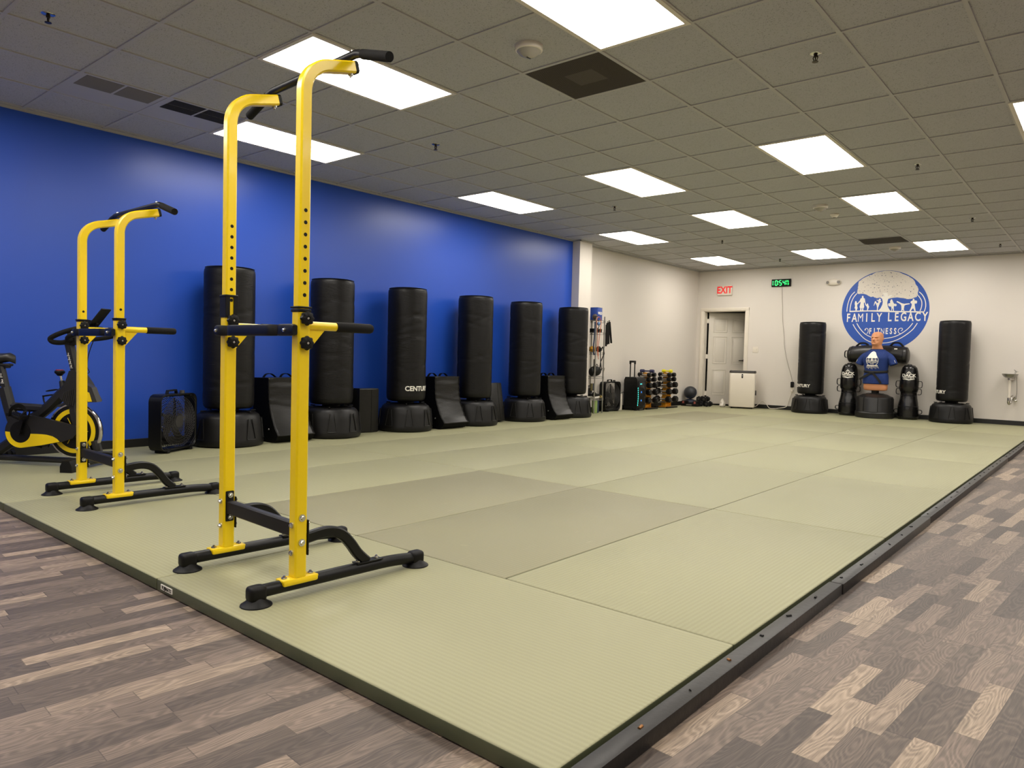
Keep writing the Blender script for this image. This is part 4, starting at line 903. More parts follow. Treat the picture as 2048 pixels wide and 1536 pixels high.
# ---------------- dumbbell towers ----------------
def dumbbell(L_=.17, r=.05, hw=.06):
    t = thing('dumbbell', '', 'dumbbell')
    hex_ = lambda y, k: [(r*k*math.cos(PI/6+PI/3*i), y, r*k*math.sin(PI/6+PI/3*i)) for i in range(6)]
    for s in (-1, 1):
        MB().rings([hex_(s*(L_-hw/2), .86), hex_(s*(L_-hw/2+.012), 1), hex_(s*(L_+hw/2-.012), 1), hex_(s*(L_+hw/2), .82)]).build('hex_head', M_RUB, t, 20)
        MB().cyl((0, s*(L_+hw/2), 0), (0, s*(L_+hw/2+.001), 0), r*.45, seg=20).build('weight_disc', M_GREY, t)
    MB().cyl((0, -L_, 0), (0, L_, 0), .014, seg=14).build('handle', M_CHR, t); return t
ORG2 = mat('amber_powder_coat', (205, 140, 22), .4)
proto = None
TZ = [.615, .525, .41, .28, .125]; TR = [.040, .044, .054, .058, .062]
for ti, (tx, ty, tl) in enumerate([(-6.72, 11.84, 'beside the loudspeaker'), (-6.68, 12.54, 'nearer the corner')]):
    t = thing('dumbbell_rack', 'amber and black A-frame dumbbell tower, the one '+tl, 'dumbbell rack', (tx, ty, ZM), -PI/2)
    for s in (-1, 1):
        m = MB(); m.tube([(s*.10, 0, .03), (s*.035, 0, .66)], 0, sec=(.012, .10, .003), up=(0, 1, 0)); m.build('upright', ORG2, t)
        for z in TZ: 
            xx = s*(.10-.065*(z-.03)/.63); MB().box((xx+s*.05, 0, z-.018), (.10, .13, .006)).box((xx+s*.098, 0, z-.008), (.006, .13, .024)).build('cradle', M_STEEL, t)
    MB().box((0, 0, .665), (.10, .12, .012), .003).build('top_plate', ORG2, t)
    MB().box((0, 0, .05), (.24, .03, .03), .003).build('tie_bar', ORG2, t)
    for y in (-.12, .12): MB().box((0, y, .015), (.40, .045, .03), .006).build('foot_bar', M_BLKP, t)
    MB().box((0, 0, .02), (.24, .22, .012), .002).build('base_plate', ORG2, t)
    for k, z in enumerate(TZ):
        for s in (1, -1):
            xx = s*(.10-.065*(z-.03)/.63+.048); r = TR[k]
            lab = 'black hex dumbbell, tier %s down, %s side of the tower %s' % (['one', 'two', 'three', 'four', 'five'][k], 'room' if s > 0 else 'wall', tl)
            loc = (tx, ty-xx, ZM+z-.013+r*.87)
            if proto is None:
                proto = dumbbell(.118, .05, .088); o = proto; o['label'] = lab; o['group'] = 'dumbbells on the two towers'; o.location = loc
            else: o = dup(proto, lab, loc)
            o.scale = (r/.05, 1 if k > 1 else .82, r/.05); o.rotation_euler = (0, 0, -PI/2)
t = thing('yellow_dumbbell', 'small bright yellow dumbbell on top of the tower nearer the corner', 'dumbbell', (-6.68, 12.54, ZM+.703), -PI/2); YV = mat('yellow_vinyl', (225, 215, 30), .4)
for s in (-1, 1): MB().lathe([(0, -.03), (.028, -.03), (.031, -.02), (.031, .02), (.028, .03), (0, .03)], (0, 0, 0), 8, Matrix.Translation((0, s*.075, 0)) @ Matrix.Rotation(PI/2, 4, 'X')).build('head', YV, t)
MB().cyl((0, -.06, 0), (0, .06, 0), .014, seg=12).build('handle', YV, t)
t = thing('navy_dumbbell', 'small navy dumbbell lying on top of the tower beside the loudspeaker', 'dumbbell', (-6.72, 11.84, ZM+.703), -PI/2); NV = mat('navy_vinyl', (44, 46, 84), .4)
for s in (-1, 1): MB().lathe([(0, -.04), (.028, -.04), (.031, -.03), (.031, .03), (.028, .04), (0, .04)], (0, 0, 0), 12, Matrix.Translation((0, s*.10, 0)) @ Matrix.Rotation(PI/2, 4, 'X')).build('head', NV, t)
MB().cyl((0, -.08, 0), (0, .08, 0), .014, seg=12).build('handle', NV, t)
# corner: balls, step, spare dumbbells
t = thing('slam_ball', 'squat navy slam ball under the black medicine ball in the corner', 'ball', (-6.775, 13.74, ZM)); MB().sphere((0, 0, .064), .12, 28, 16, (1, 1, .535)).build('ball_body', mat('navy_slam_rubber', (28, 34, 52), .5), t); MB().lathe([(.1195, .060), (.122, .064), (.1195, .068)], seg=32).build('seam', M_RUB, t)
t = thing('medicine_ball', 'black and blue medicine ball resting on the slam ball in the corner', 'ball', (-6.775, 13.74, ZM+.1268)); MB().sphere((0, 0, .131), .131, 32, 20).build('ball_body', mat('medicine_ball_vinyl', (36, 38, 44), .45), t)
MB().tube([(.1318*math.cos(a*.1963), .1318*math.sin(a*.1963)*math.cos(.9), .131+.1318*math.sin(a*.1963)*math.sin(.9)) for a in range(32)], .0025, 6, closed=True).build('seam', mat('navy_seam', (40, 56, 92), .5), t)
t = thing('push_up_board', 'low black push up board with red patches in front of the balls', 'board', (-6.60, 13.42, ZM)); MB().box((0, 0, .022), (.36, .16, .044), .008).build('board_body', M_RUB, t)
for s in (-1, 1): q = MB().box((s*.125, 0, .075), (.085, .15, .066), .012).build('end_block', M_RUB, t); MB().box((s*.125-.004, -.0755, .077), (.040, .002, .045)).build('red_patch', mat('faded_red', (150, 78, 70), .5), q)
MB().box((0, -.081, .028), (.12, .002, .018)).build('silver_strip', M_SILV, t)
for x, z, l in [(-6.545, .055, 'bottom row, left'), (-6.43, .055, 'bottom row, middle'), (-6.315, .055, 'bottom row, right'), (-6.487, .149, 'top row, left'), (-6.373, .149, 'top row, right')]:
    o = dup(proto, 'black hex dumbbell stacked before the open door, '+l, (x, 13.62, ZM+z-.0), 0, 'stacked dumbbells by the door'); o.scale = (1.12, .62, 1.12); o.rotation_euler = (0, 0, 0)

# ---------------- portable air conditioner ----------------
t = thing('portable_air_conditioner', 'white portable air conditioner with a dark rim, in front of the door', 'air conditioner', (-5.728, 13.88, ZM), .33)
def rrect(w_, d_, r, z, n=6):
    out = []
    for sx, sy, st in ((1, 1, 0), (-1, 1, 90), (-1, -1, 180), (1, -1, 270)):
        for i in range(n+1): a = math.radians(st+90*i/n); out.append((sx*(w_/2-r)+r*math.cos(a), sy*(d_/2-r)+r*math.sin(a), z))
    return out
AW, AD = .485, .36
MB().rings([rrect(AW-.02, AD-.02, .03, .03), rrect(AW, AD, .035, .05), rrect(AW, AD, .035, .69), rrect(AW-.004, AD-.004, .034, .70)]).build('cabinet', mat('glossy_white_plastic', (226, 217, 203), .14, var=.02, coat=.5), t)
MB().rings([rrect(AW+.006, AD+.006, .04, .698), rrect(AW+.012, AD+.012, .045, .718), rrect(AW-.01, AD-.01, .04, .745), rrect(AW-.06, AD-.09, .03, .742), rrect(AW-.07, AD-.1, .03, .72)]).build('top_rim', mat('dark_grey_rim', (52, 47, 44), .3), t)
o = MB().rings([rrect(AW-.07, AD-.1, .03, .715), rrect(AW-.065, AD-.095, .03, .7435)]).build('louvre', M_WPL, t)
MB().prism([(.0145*math.cos(a*PI/8), .028+.0145*math.sin(a*PI/8)) for a in range(9)]+[(.0145*math.cos(a*PI/8), -.028+.0145*math.sin(a*PI/8)) for a in range(8, 17)], lambda a, b, d: (a, -AD/2-d, .638+b), 0, .003).build('display', M_PLA, t)
MB().box((0, -AD/2-.0035, .645), (.016, .001, .006)).build('display_light', M_INK, t)
for sx in (-1, 1):
    for sy in (-1, 1): MB().cyl((sx*.19-.01, sy*.13, .016), (sx*.19+.01, sy*.13, .016), .016, seg=16).build('caster', M_RUB, t)
MB().box((0, 0, .028), (AW-.03, AD-.03, .012), .003).build('base_pan', M_RUB, t)
MB().lathe([(0, 0), (.05, 0), (.052, .01), (.046, .02), (0, .02)], (0, 0, 0), 24, Matrix.Translation((AW/2-.002, .05, .31)) @ Matrix.Rotation(PI/2, 4, 'Y')).build('hose_port', M_GREY, t)
ac_ = t
pc_ = blob('ac_power_cord', 'white power cord running along the wall from the air conditioner', 'cord', (0, 0, 0), [(-5.56, 14.08, ZM+.03), (-5.55, 14.2, ZM+.05), (-5.46, WY-.02, ZM+.15), (-5.38, WY-.025, ZM+.10), (-5.30, WY-.06, ZM+.02), (-5.2, WY-.08, ZM+.014), (-5.09, WY-.06, ZM+.03), (-4.97, WY-.03, ZM+.07), (-4.93, WY-.022, ZM+.2), (-4.885, WY-.022, .40)], .006, M_WPL); adopt(pc_, ac_)
t = thing('plastic_bag', 'crumpled white plastic bag on the mat left of the air conditioner', 'bag', (-6.10, 13.80, ZM))
rnd = random.Random(3); n = 14
MB().rings([[(r*math.cos(2*PI*i/n)*(.7+.4*rnd.random())*.9, r*math.sin(2*PI*i/n)*(.7+.4*rnd.random()), z) for i in range(n)] for r, z in ((.05, .0), (.068, .03), (.065, .07), (.05, .11), (.03, .14), (.012, .165), (.02, .18))]).build('bag_body', mat('white_film', (222, 216, 205), .25), t, 15); MB().lathe([(.012, 0), (.017, .006), (.012, .012)], (0, 0, .16), 14).build('bag_knot', M_WPL, t)

# ---------------- on the back wall ----------------
Y = WY
t = thing('exit_sign', 'white exit sign with red letters on the wall above the door', 'sign', (-6.329, Y, 2.432))
MB().box((0, -.022, 0), (.315, .044, .205), .012, 3).build('sign_case', M_WPL, t)
MB().text('EXIT', .20, lambda a, b, d: (a*.80, -.0445-d, b*.98), .002, .006).build('sign_letters', mat('exit_red', (225, 50, 50), .5, emit=.35), t)
t = thing('wall_clock', 'black digital wall clock showing green figures', 'clock', (-5.175, Y, 2.535))
MB().box((0, -.016, 0), (.375, .032, .148), .006).build('clock_case', M_RUB, t)
GR = mat('green_led', (40, 235, 110), .4, emit=2.2)
SEG = {'0': 'abcdef', '1': 'bc', '5': 'afgcd', '4': 'fgbc', '2': 'abged', '3': 'abgcd'}
def seg7(m, ch, x, z, w_, h_, th):
    S = {'a': ((-w_, h_), (w_, h_)), 'g': ((-w_, 0), (w_, 0)), 'd': ((-w_, -h_), (w_, -h_)), 'f': ((-w_, 0), (-w_, h_)), 'b': ((w_, 0), (w_, h_)), 'e': ((-w_, -h_), (-w_, 0)), 'c': ((w_, -h_), (w_, 0))}
    for q in SEG[ch]:
        (a, b), (c, d) = S[q]; g = th*.35
        m.b2((x+min(a, c)-th/2*(a == c)+g*(a != c), -.0335, z+min(b, d)-th/2*(b == d)+g*(b != d)), (x+max(a, c)+th/2*(a == c)-g*(a != c), -.0315, z+max(b, d)+th/2*(b == d)-g*(b != d)))
m = MB()
for ch, x in (('1', -.158), ('0', -.093), ('5', -.012), ('4', .058)): seg7(m, ch, x, 0, .0205 if ch != '1' else .0, .046, .0135)
for z in (-.022, .022): m.box((-.052, -.0325, z), (.011, .002, .011))
for ch, x, z in (('3', .105, .026), ('5', .137, .026), ('4', .105, -.026), ('3', .14, -.026)): seg7(m, ch, x, z, .0095, .016, .0065)
m.build('clock_digits', GR, t)
cp = [(-5.16, 2.46), (-5.14, 2.12), (-5.12, 1.79), (-5.08, 1.49), (-5.07, 1.32), (-5.03, 1.12), (-4.98, .92), (-4.93, .77), (-4.875, .58)]
pc_ = blob('clock_cord', 'thin white cord hanging from the digital clock down to the outlet', 'cord', (0, 0, 0), [(a, Y-.008, b) for a, b in cp], .0035, mat('pale_cord', (170, 162, 150), .5)); adopt(pc_, t)
t = thing('wall_outlet', 'white wall outlet with a black plug adapter behind the left bag', 'outlet', (-4.88, Y, .45)); MB().box((0, -.003, 0), (.072, .006, .115), .002).build('cover_plate', M_WPL, t); MB().box((.0, -.03, .10), (.055, .05, .11), .012).build('plug_adapter', M_RUB, t); MB().box((.005, -.02, -.02), (.035, .035, .035), .006).build('white_plug', M_WPL, t)
t = thing('light_switch', 'white double light switch plate right of the door', 'light switch', (-5.647, Y, 1.219)); MB().box((0, -.003, 0), (.118, .006, .115), .002).build('cover_plate', M_TRIM, t)
for s in (-1, 1): MB().box((s*.023, -.009, .004), (.010, .014, .022), .002).build('toggle', M_WPL, t)
t = thing('emergency_light', 'white twin lamp emergency light on the back wall left of the logo', 'emergency light', (-4.195, Y, 2.505))
MB().sphere((0, -.012, 0), .132, 32, 16, (1, .42, .52)).build('light_body', M_WPL, t)
for s in (-1, 1): q = MB().cyl((s*.080, -.02, 0), (s*.098, -.056, -.004), .034, .037, 24).build('lamp_head', M_WPL, t); MB().cyl((s*.0982, -.0562, -.004), (s*.0992, -.0582, -.004), .031, seg=24).build('lamp_lens', mat('grey_lens', (140, 136, 130), .2), q)

# painted logo
MU = thing('wall_mural', 'round blue painted gym logo with a white tree on the back wall', 'mural', (-3.313, Y, 1.955))
MB().prism([(.719*math.cos(2*PI*i/128), .719*math.sin(2*PI*i/128)) for i in range(128)], lambda a, b, d: (a, -d, b), 0, .0012).build('blue_disc', M_BLUEP, MU)
def crown_m():
    t = NT('speckled_crown'); o = t.obj(); n = t.noise(o, 42, 2, .3); n2 = t.noise(o, 9, 2)
    t.base(t.mix(t.math('GREATER_THAN', t.math('ADD', n, t.math('MULTIPLY', n2, .12)), .715), lin((218, 210, 198)), lin((66, 72, 100)))); t.rough(.5); return t.m
MB().prism(MURAL['CROWN'], lambda a, b, d: (a, -.0012-d, b), 0, .001).build('tree_crown', crown_m(), MU, ang=4)
MB().prism(MURAL['TRUNK'], lambda a, b, d: (a, -.0013-d, b), 0, .0012).build('tree_trunk', M_INK, MU, ang=4)
for k, nm in (('GIRL', 'child_silhouette'), ('FATHER', 'parent_silhouette'), ('BOY', 'child_silhouette'), ('KICKER', 'kicking_silhouette'), ('WOMAN', 'lifting_silhouette'), ('CARTWHEEL', 'cartwheel_silhouette'), ('BOXER', 'boxing_silhouette'), ('GROUND', 'ground_line')):
    MB().prism(MURAL[k], lambda a, b, d: (a, -.0013-d, b), 0, .001).build(nm, M_INK, MU, ang=4)
for k in 'abcdefgh':
    p = smooth([(a, b, 0) for a, b in ARCS[k]], 6); hw = .0065; L1, L2 = [], []
    for i, q in enumerate(p):
        d = (p[min(i+1, len(p)-1)]-p[max(i-1, 0)]); n_ = Vector((-d.y, d.x, 0)).normalized()*hw*(1 if k not in 'gh' else .8); L1.append(((q+n_).x, (q+n_).y)); L2.append(((q-n_).x, (q-n_).y))
    m = MB(); m.rings([[(a[0], -.0012, a[1]), (a[0], -.0024, a[1]), (b[0], -.0024, b[1]), (b[0], -.0012, b[1])] for a, b in zip(L1, L2)]); m.build('curl' if k in 'gh' else 'arc_line', M_INK, MU, ang=4)
def spaced(body, x0, x1, z, h, sx=.62):
    m = MB(); n = len(body)
    for i, ch in enumerate(body):
        if ch == ' ': continue
        xc = x0+(x1-x0)*i/(n-1); m.text(ch, h*1.40, lambda a, b, d: (xc+a*sx, -.0013-d, z+b), .001, 0 if ch in 'MN' else .004)
    return m
spaced('FAMILY', -.600, -.075, -.128, .155).build('lettering', M_INK, MU, ang=4); spaced('LEGACY', .095, .655, -.122, .155).build('lettering', M_INK, MU, ang=4)
spaced('FITNESS', -.215, .195, -.372, .105, .6).build('lettering', M_INK, MU, ang=4)

# drinking fountain
t = thing('drinking_fountain', 'small wall mounted steel drinking fountain with white drain pipe', 'drinking fountain', (-1.372, Y, 0))
MB().lathe([(.02, .815), (.06, .82), (.10, .85), (.118, .885), (.122, .887), (.118, .889), (.096, .853), (.02, .83)], (0, -.17, 0), 36, sx=.95, sy=1.1).build('bowl', M_STEEL, t)
MB().box((.03, -.05, .875), (.10, .10, .02), .005).build('bowl_bracket', M_STEEL, t)
MB().cyl((.05, -.10, .885), (.075, -.13, .93), .012, seg=14).cyl((.075, -.13, .93), (.05, -.16, .955), .006, seg=10).box((.085, -.12, .925), (.035, .035, .02), .006).build('bubbler', M_CHR, t)
MB().cyl((-.0, -.17, .79), (-.0, -.17, .82), .03, seg=20).cyl((.0, -.17, .80), (.05, -.01, .80), .015, seg=12).build('drain_collar', M_CHR, t)
MB().cyl((-.0, -.17, .49), (-.0, -.17, .79), .0195, seg=18).build('drain_pipe', M_WPL, t)
MB().tube(smooth([(0, -.17, .50), (0, -.17, .43), (.005, -.15, .405), (.02, -.12, .42), (.025, -.11, .47), (.03, -.09, .50), (.045, -.01, .505)], 5), .023, 14).lathe([(0, 0), (.04, 0), (.038, .01), (0, .012)], (0, 0, 0), 20, Matrix.Translation((.045, -.002, .505)) @ Matrix.Rotation(PI/2, 4, 'X')).build('trap', M_CHR, t)
MB().tube(smooth([(.085, -.10, .87), (.083, -.08, .80), (.09, -.07, .68), (.092, -.07, .58), (.083, -.06, .47)], 5), .005, 8).build('supply_line', M_STEEL, t)
MB().cyl((.083, 0, .455), (.083, -.075, .455), .012, seg=12).sphere((.083, -.085, .455), .022, 14, 8, (1.2, .6, .8)).build('stop_valve', M_CHR, t)
# ---------------- torso dummy in a T-shirt ----------------
SKIN = mat('dummy_rubber_skin', (206, 142, 100), .45, var=.08, bump=.05)
BOB = thing('torso_dummy', 'tan rubber male torso dummy in a blue T-shirt with black belt, on a black base', 'torso dummy', (-3.290, 13.80, ZM), -.16)
def ell(a, b, z, yc=0, n=48, p=2.3, f=None):
    out = []
    for i in range(n):
        t_ = 2*PI*i/n; c, s = math.cos(t_), math.sin(t_)
        x = a*math.copysign(abs(c)**(2/p), c); y = b*math.copysign(abs(s)**(2/p), s)+yc
        if f: x, y = f(x, y, t_, z)
        out.append((x, y, z))
    return out
TORSO = [(.475, .15, .085, 0), (.485, .185, .11, 0), (.52, .197, .120, 0), (.58, .196, .122, 0), (.66, .186, .117, -.002), (.76, .172, .108, -.004), (.82, .168, .108, -.006), (.905, .182, .118, -.008), (.985, .198, .128, -.010), (1.05, .212, .130, -.008), (1.095, .214, .118, 0), (1.13, .197, .100, .008), (1.158, .158, .086, .014), (1.182, .118, .080, .016), (1.205, .093, .078, .014), (1.228, .083, .078, .008), (1.25, .078, .079, .002)]
HEADR = [(1.305, .066, .076, -.006), (1.318, .064, .085, -.014), (1.332, .066, .092, -.018), (1.345, .069, .095, -.018), (1.36, .072, .096, -.016), (1.375, .074, .097, -.013), (1.39, .075, .098, -.010), (1.405, .077, .099, -.008), (1.42, .0785, .100, -.006), (1.435, .0795, .101, -.005), (1.45, .080, .102, -.004), (1.465, .080, .103, -.003), (1.48, .079, .103, -.002), (1.495, .077, .101, -.001), (1.51, .072, .096, 0), (1.523, .064, .088, .001), (1.534, .053, .074, .002), (1.543, .038, .054, .003), (1.549, .018, .027, .004)]
def face(x, y, t_, z):
    d = (t_+PI/2+PI) % (2*PI)-PI            # angle from the front (-y)
    g = lambda v, c, s_: math.exp(-((v-c)/s_)**2)
    out = .026*g(d, 0, .17)*(g(z, 1.400, .014)+.75*g(z, 1.415, .016)+.45*g(z, 1.432, .014))     # nose
    out += .013*g(abs(d), .34, .3)*g(z, 1.457, .009)                                           # brow
    out -= .019*g(abs(d), .38, .2)*g(z, 1.438, .010)                                           # eye sockets
    out += .004*g(abs(d), .36, .14)*g(z, 1.436, .004)                                          # eyelids
    out += .006*g(abs(d), .75, .25)*g(z, 1.412, .016)                                          # cheekbones
    out += .007*g(d, 0, .30)*(g(z, 1.376, .005)+g(z, 1.362, .005))-.008*g(d, 0, .34)*g(z, 1.369, .003)   # lips
    out -= .006*g(d, 0, .3)*g(z, 1.351, .005); out += .011*g(d, 0, .26)*g(z, 1.332, .012)       # chin
    out -= .005*g(abs(d), .55, .12)*g(z, 1.385, .02)                                           # cheek crease
    out -= .0035*g(d, 0, .6)*(g(z, 1.490, .003)+g(z, 1.503, .003))                              # forehead lines
    out += .022*g(abs(d), 1.72, .11)*(g(z, 1.425, .024))-.010*g(abs(d), 1.62, .05)*g(z, 1.425, .012)     # ears
    r = math.hypot(x, y) or 1e-6
    return x*(1+out/r), y*(1+out/r)
def dens(L_, k):
    o = []
    for a, b in zip(L_[:-1], L_[1:]):
        for i in range(k): o.append(tuple(p+(q-p)*i/k for p, q in zip(a, b)))
    return o+[L_[-1]]
rings = [ell(a, b, z, yc, 72) for z, a, b, yc in dens(TORSO, 3)]
turn = Matrix.Rotation(-.10, 3, 'Z')
HK = 1.10
rings += [[tuple(turn @ Vector((q[0]*HK, q[1]*HK, 1.260+(q[2]-1.305)*1.0))) for q in ell(a, b, z, yc, 72, 2.1, face)] for z, a, b, yc in dens(HEADR, 4)]
MB().rings(rings).build('torso', SKIN, BOB, 70)
TEE = NT('blue_cotton'); s_ = TEE.sep(TEE.obj())
TEE.base(TEE.mix(TEE.noise(TEE.obj(), 8, 2), lin((13, 40, 100)), lin((17, 49, 116)))); TEE.rough(.8)
TEE.bump(TEE.noise(TEE.vec(TEE.math('MULTIPLY', s_[0], 9), TEE.math('MULTIPLY', s_[1], 9), TEE.math('MULTIPLY', s_[2], 4)), 1.6, 3, 1.2), .6, .02); TEE = TEE.m
def at_t(z):
    for a, b in zip(TORSO[:-1], TORSO[1:]):
        if a[0] <= z <= b[0]: k = (z-a[0])/(b[0]-a[0]); return [p+(q-p)*k for p, q in zip(a, b)][1:]
    return TORSO[-1][1:]
rings = []
zs = [.592+.02*i for i in range(33)]
for z in zs:
    if z > 1.205: continue
    a, b, yc = at_t(z); e = .012+.012*math.exp(-((z-.72)/.08)**2)-.008*math.exp(-((z-.80)/.02)**2)
    def fold(x, y, t_, z): 
        k = 1+.012*math.sin(t_*9+z*14)*max(0, 1-abs(z-.95)/.3)+.02*math.sin(t_*5+z*5)*max(0, (.80-z)/.25)*.6; return x*k, y*k
    rings.append(ell(a+e, b+e, z, yc, 72, 2.3, fold))
tee = MB().rings(rings, cap=False).build('t_shirt', TEE, BOB, 70, fix=False)
so = tee.modifiers.new('cloth', 'SOLIDIFY'); so.thickness = .004; so.offset = 1
MB().tube([(ex, ey, ez) for ex, ey, ez in ell(.105, .090, 1.197, .013, 40)], .006, 8, closed=True).build('collar', mat('navy_rib', (28, 34, 72), .8), tee)
for s in (-1, 1):
    pts = [Vector((s*.165, .005, 1.085)), Vector((s*.215, .002, 1.055)), Vector((s*.262, -.002, .998)), Vector((s*.292, -.005, .932))]
    rr_ = [.075, .076, .072, .070]; q = smooth(pts, 4); m = MB(); R2 = []
    for i, p in enumerate(q):
        d = (q[min(i+1, len(q)-1)]-q[max(i-1, 0)]).normalized(); x = Vector((0, 1, 0)); y = d.cross(x).normalized(); r = rr_[0]+(rr_[-1]-rr_[0])*i/(len(q)-1)
        R2.append([p+x*r*.86*math.cos(2*PI*j/28)*(1+.05*math.sin(3*2*PI*j/28+i))+y*r*math.sin(2*PI*j/28)*(.9) for j in range(28)])
    o = m.rings(R2, cap=False).build('sleeve', TEE, tee, 70, fix=False); so = o.modifiers.new('cloth', 'SOLIDIFY'); so.thickness = .004; so.offset = 0
    MB().box((s*.322, -.035, .993), (.004, .03, .05), .001, 1, Matrix.Rotation(s*-.42, 4, 'Y')).build('sleeve_print', M_INK, o)
# print on the chest follows the body
def chest(u, v, d):
    z = 1.0+v; a, b, yc = at_t(z); e = .0245; x = u-.01
    y = yc-(b+e)*max(0.02, 1-abs(x/(a+e))**2.3)**(1/2.3); return (x, y-d-.004, z)
m = MB()
def poly(pts):
    f0 = len(m.bm.faces); vs = [m.bm.verts.new(chest(u, v, .001)) for u, v in pts]; fs = [m.bm.faces.new(vs)]; fs[0].normal_update()
    bmesh.ops.triangulate(m.bm, faces=fs, ngon_method='EAR_CLIP')
def ringp(r0, r1, cx, cz, a0, a1, n=28):
    f = lambda r, t_: chest(cx+r*math.cos(t_), cz+r*math.sin(t_), .001)
    m.rings([[f(r0, math.radians(a0+(a1-a0)*i/n)), f(r1, math.radians(a0+(a1-a0)*i/n))] for i in range(n+1)], closed=False, cap=False)
poly([(-.088, .05), (-.075, .075), (-.062, .10), (-.05, .125), (-.03, .15), (-.008, .162), (.015, .158), (.035, .145), (.05, .125), (.062, .10), (.08, .075), (.088, .05), (.06, .036), (.03, .043), (.0, .035), (-.03, .043), (-.06, .036)])
ringp(.098, .106, 0, .005, 150, 390)
for z in (-.002, -.012): m.rings([[chest(-.10+.2*i/10, z, .001), chest(-.10+.2*i/10, z-.005, .001)] for i in range(11)], closed=False, cap=False)
for x in (-.07, -.05, -.015, .0, .02, .05, .068): poly([(x-.007, .0), (x+.007, .0), (x+.004, .028), (x-.004, .028)])
poly([(-.012, .0), (.012, .0), (.006, .05), (-.006, .05)])
for i in range(11):
    x = -.085+.017*i; poly([(x-.004, -.085-.004*(i % 2)), (x+.004, -.085), (x*1.25+.003, -.125-.02*((i*7) % 3)/2-.012*(1-abs(x)/.09)), (x*1.25-.002, -.125-.018*((i*7) % 3)/2)])
poly([(-.095, -.078), (.095, -.078), (.085, -.093), (-.085, -.093)])
m.text('FAMILY LEGACY', .022, lambda a, b, d: chest(a*.98, b-.033, .001), .0, .001); m.text('FITNESS', .018, lambda a, b, d: chest(a, b-.058, .001), .0, .001)
m.build('shirt_print', M_INK, tee, fix=False)
BELT = mat('black_cotton_belt', (18, 18, 18), .8)
a, b, yc = at_t(.80); e = .020
belt = MB(); belt.rings([[(x, y, z+.022+.018*math.cos(math.atan2(y, x)+PI/2)*-1) for x, y, z in ell(a+e+.004, b+e+.004, .775, yc, 56)], [(x, y, z+.062+.018*math.cos(math.atan2(y, x)+PI/2)*-1) for x, y, z in ell(a+e, b+e, .775, yc, 56)]], cap=False)
bo = belt.build('belt', BELT, BOB, 70, fix=False); so = bo.modifiers.new('t', 'SOLIDIFY'); so.thickness = .006; so.offset = 1
MB().box((-.02, yc-b-e-.012, .79), (.065, .03, .045), .012, 3).build('belt_knot', BELT, bo)
for p in ([(-.03, -.145, .785), (-.09, -.142, .745), (-.17, -.135, .70), (-.225, -.12, .668)], [(0, -.145, .785), (.05, -.150, .735), (.105, -.148, .67), (.145, -.14, .605)]):
    MB().tube(smooth(p, 4), 0, sec=(.038, .006), up=(0, 1, 0)).build('belt_end', BELT, bo)
# base of the dummy
m = MB(); R8 = lambda r, z: [(r*math.cos(2*PI*i/48), r*math.sin(2*PI*i/48), z) for i in range(48)]
m.rings([R8(.29, 0), R8(.31, .012), R8(.312, .09), R8(.302, .105), R8(.296, .12), R8(.296, .33), R8(.285, .36), R8(.20, .408), R8(.10, .428), R8(.06, .432)]); bb = m.build('base', mat('base_plastic', (22, 21, 21), .36, bump=.05), BOB, 24)
m = MB()
for k in range(8):
    a = k*PI/4-PI/2+PI/8+.16; c, s = math.cos(a), math.sin(a); m.tube([(.2975*c, .2975*s, .11), (.2975*c, .2975*s, .33), (.284*c, .284*s, .362), (.12*c, .12*s, .425)], .006, 6)
m.tube([(.299*math.cos(2*PI*i/48), .299*math.sin(2*PI*i/48), .113) for i in range(48)], .005, 6, closed=True)
m.build('base_ribs', M_GREY if False else M_PLA, bb)
MB().cyl((0, 0, .43), (0, 0, .485), .06, seg=24).build('neck_post', M_RUB, BOB)

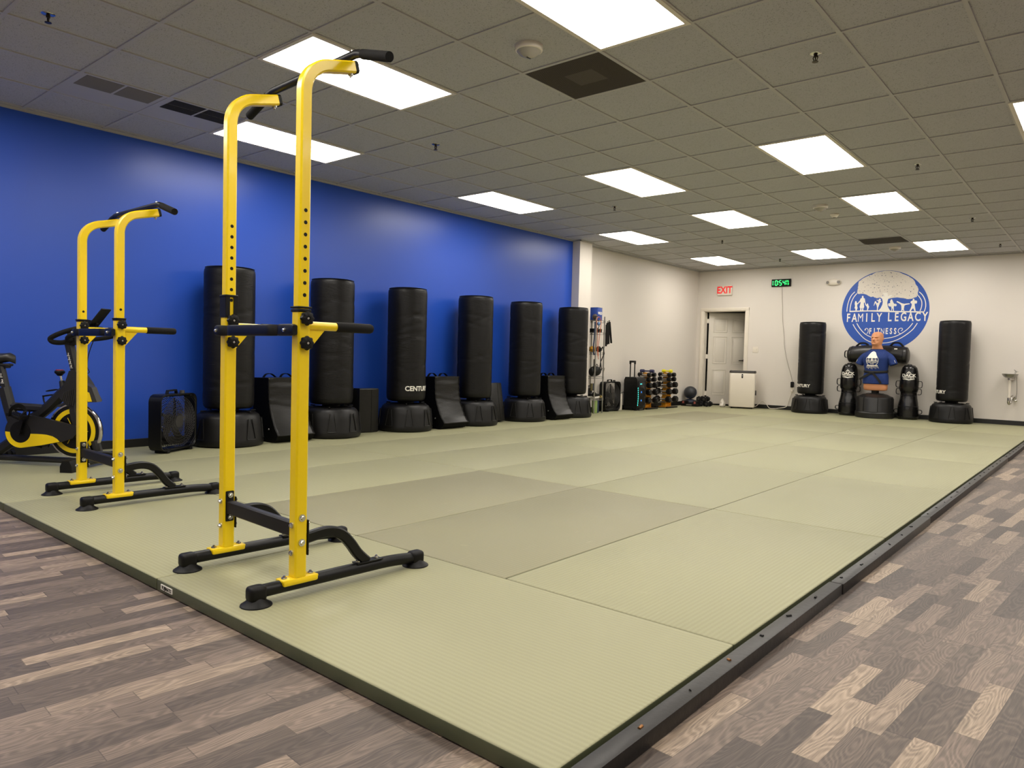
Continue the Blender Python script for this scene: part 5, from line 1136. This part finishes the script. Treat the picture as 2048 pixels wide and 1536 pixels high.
# ---------------- grappling bags and the bag lying across them ----------------
def grapple(label, loc, rz, tilt):
    T = thing('grappling_bag', label, 'grappling bag', loc, rz, 'standing grappling bags')
    k = .90
    prof = [(.02, .0), (.16, .0), (.178, .02), (.182, .06), (.182, .18), (.178, .22), (.166, .29), (.150, .36), (.141, .42), (.140, .46), (.146, .475), (.16, .50), (.166, .54), (.168, .64), (.158, .74), (.146, .83), (.128, .89), (.09, .93), (.02, .94)]
    m = MB(); rings = []
    for r, z in dens(prof, 3): rings.append([(r*k*math.cos(2*PI*i/40)*(1+.012*math.sin(5*2*PI*i/40+z*20)), r*k*math.sin(2*PI*i/40), z) for i in range(40)])
    body = m.rings(rings).build('bag_body', mat('glossy_black_vinyl', (17, 16, 16), .24, var=.15, bump=.25, bscale=22), T, 60)
    for z, r in ((.225, .179), (.475, .148), (.41, .1435), (.72, .162), (.045, .183)): MB().lathe([(r*k-.002, z-.006), (r*k+.004, z), (r*k-.002, z+.006)], seg=40).build('seam_band', M_VIN2, body)
    for s in (-1, 1):
        for z0, z1, r in ((.66, .55, .166), (.53, .43, .158), (.10, .17, .18)):
            MB().tube(smooth([(s*r*k*.98, -.02, z0), (s*(r*k+.045), -.02, z0-.01*(1 if z0 > z1 else -1)), (s*(r*k+.045), -.02, z1+.01*(1 if z0 > z1 else -1)), (s*r*k*.96, -.02, z1)], 4), 0, sec=(.010, .034), up=(0, 1, 0)).build('side_handle', M_RUB, T)
    MB().tube(smooth([(-.03, -.03, .925), (-.025, -.03, .945), (.025, -.03, .945), (.03, -.03, .925)], 5), 0, sec=(.010, .03), up=(0, 1, 0)).build('top_handle', M_RUB, T)
    m = MB(); W2 = lambda zc: (lambda a, b, d: ((.1525+d-.10*(b+zc-.725)*.9)*math.cos(-PI/2+a/.152), (.1525+d-.10*(b+zc-.725)*.9)*math.sin(-PI/2+a/.152), zc+b))
    for pts in ([(-.042, .058), (0, .095), (.042, .058), (.028, .058), (0, .078), (-.028, .058)], [(-.012, .052), (0, .066), (.012, .052)], [(-.098, -.044), (0, -.058), (.098, -.044), (.07, -.036), (-.07, -.036)]):
        vs = [m.bm.verts.new(W2(.735)(u, v, .003)) for u, v in pts]; q_ = m.bm.faces.new(vs); q_.normal_update(); bmesh.ops.triangulate(m.bm, faces=[q_], ngon_method='EAR_CLIP')
    m.text('DACK', .068, lambda a, b, d: W2(.735)(a*1.18, b+.022, .003), 0, .003, sub=1); m.text('PREMIER', .048, lambda a, b, d: W2(.735)(a*1.05, b-.021, .003), 0, .0, sub=1)
    m.build('bag_print', M_INK, body, fix=False)
    return T
grapple('black two lobed grappling bag standing left of the torso dummy', (-3.775, 13.985, ZM), .05, 0)
grapple('black two lobed grappling bag standing right of the torso dummy', (-2.80, 13.985, ZM), .12, 0)
T = thing('power_bag', 'black cylindrical power bag lying across the two grappling bags behind the dummy', 'power bag', (-3.345, 14.10, 1.160))
prof = [(.02, -.50), (.10, -.495), (.140, -.47), (.150, -.43), (.152, -.2), (.150, .2), (.150, .43), (.142, .475), (.10, .495), (.02, .50)]
rings = []
for r, z in dens(prof, 3): rings.append([(z, r*math.cos(2*PI*i/40)*(1+.02*math.sin(4*2*PI*i/40+z*12)), r*math.sin(2*PI*i/40)*(1+.015*math.sin(z*18+i*.4))+.03*(abs(z)/.5)**2*-1+.02) for i in range(40)])
bd = MB().rings(rings).build('bag_body', mat('leathery_black_vinyl', (26, 24, 23), .36, var=.2, bump=.35, bscale=30), T, 60)
for x in (-.42, .42): MB().tube([(x, .151*math.cos(2*PI*i/36), .151*math.sin(2*PI*i/36)) for i in range(36)], .004, 6, closed=True).build('end_seam', M_VIN2, bd)
for x0, x1, h in ((-.36, -.14, .205), (.19, .41, .215)):
    MB().tube(smooth([(x0, -.02, .145), ((x0*.75+x1*.25), -.02, h-.01), ((x0+x1)/2, -.02, h), ((x0*.25+x1*.75), -.02, h-.01), (x1, -.02, .145)], 4), 0, sec=(.03, .045, .008), up=(0, 1, 0)).build('carry_handle', M_RUB, T)
MB().tube(smooth([(-.49, -.03, .06), (-.545, -.03, .05), (-.545, -.03, -.05), (-.49, -.03, -.06)], 4), 0, sec=(.012, .03), up=(0, 1, 0)).build('end_handle', M_RUB, T)
MB().box((.31, -.115, .105), (.05, .004, .022), .001, 1, Matrix.Rotation(-.75, 4, 'X')).build('white_tag', M_INK, T)
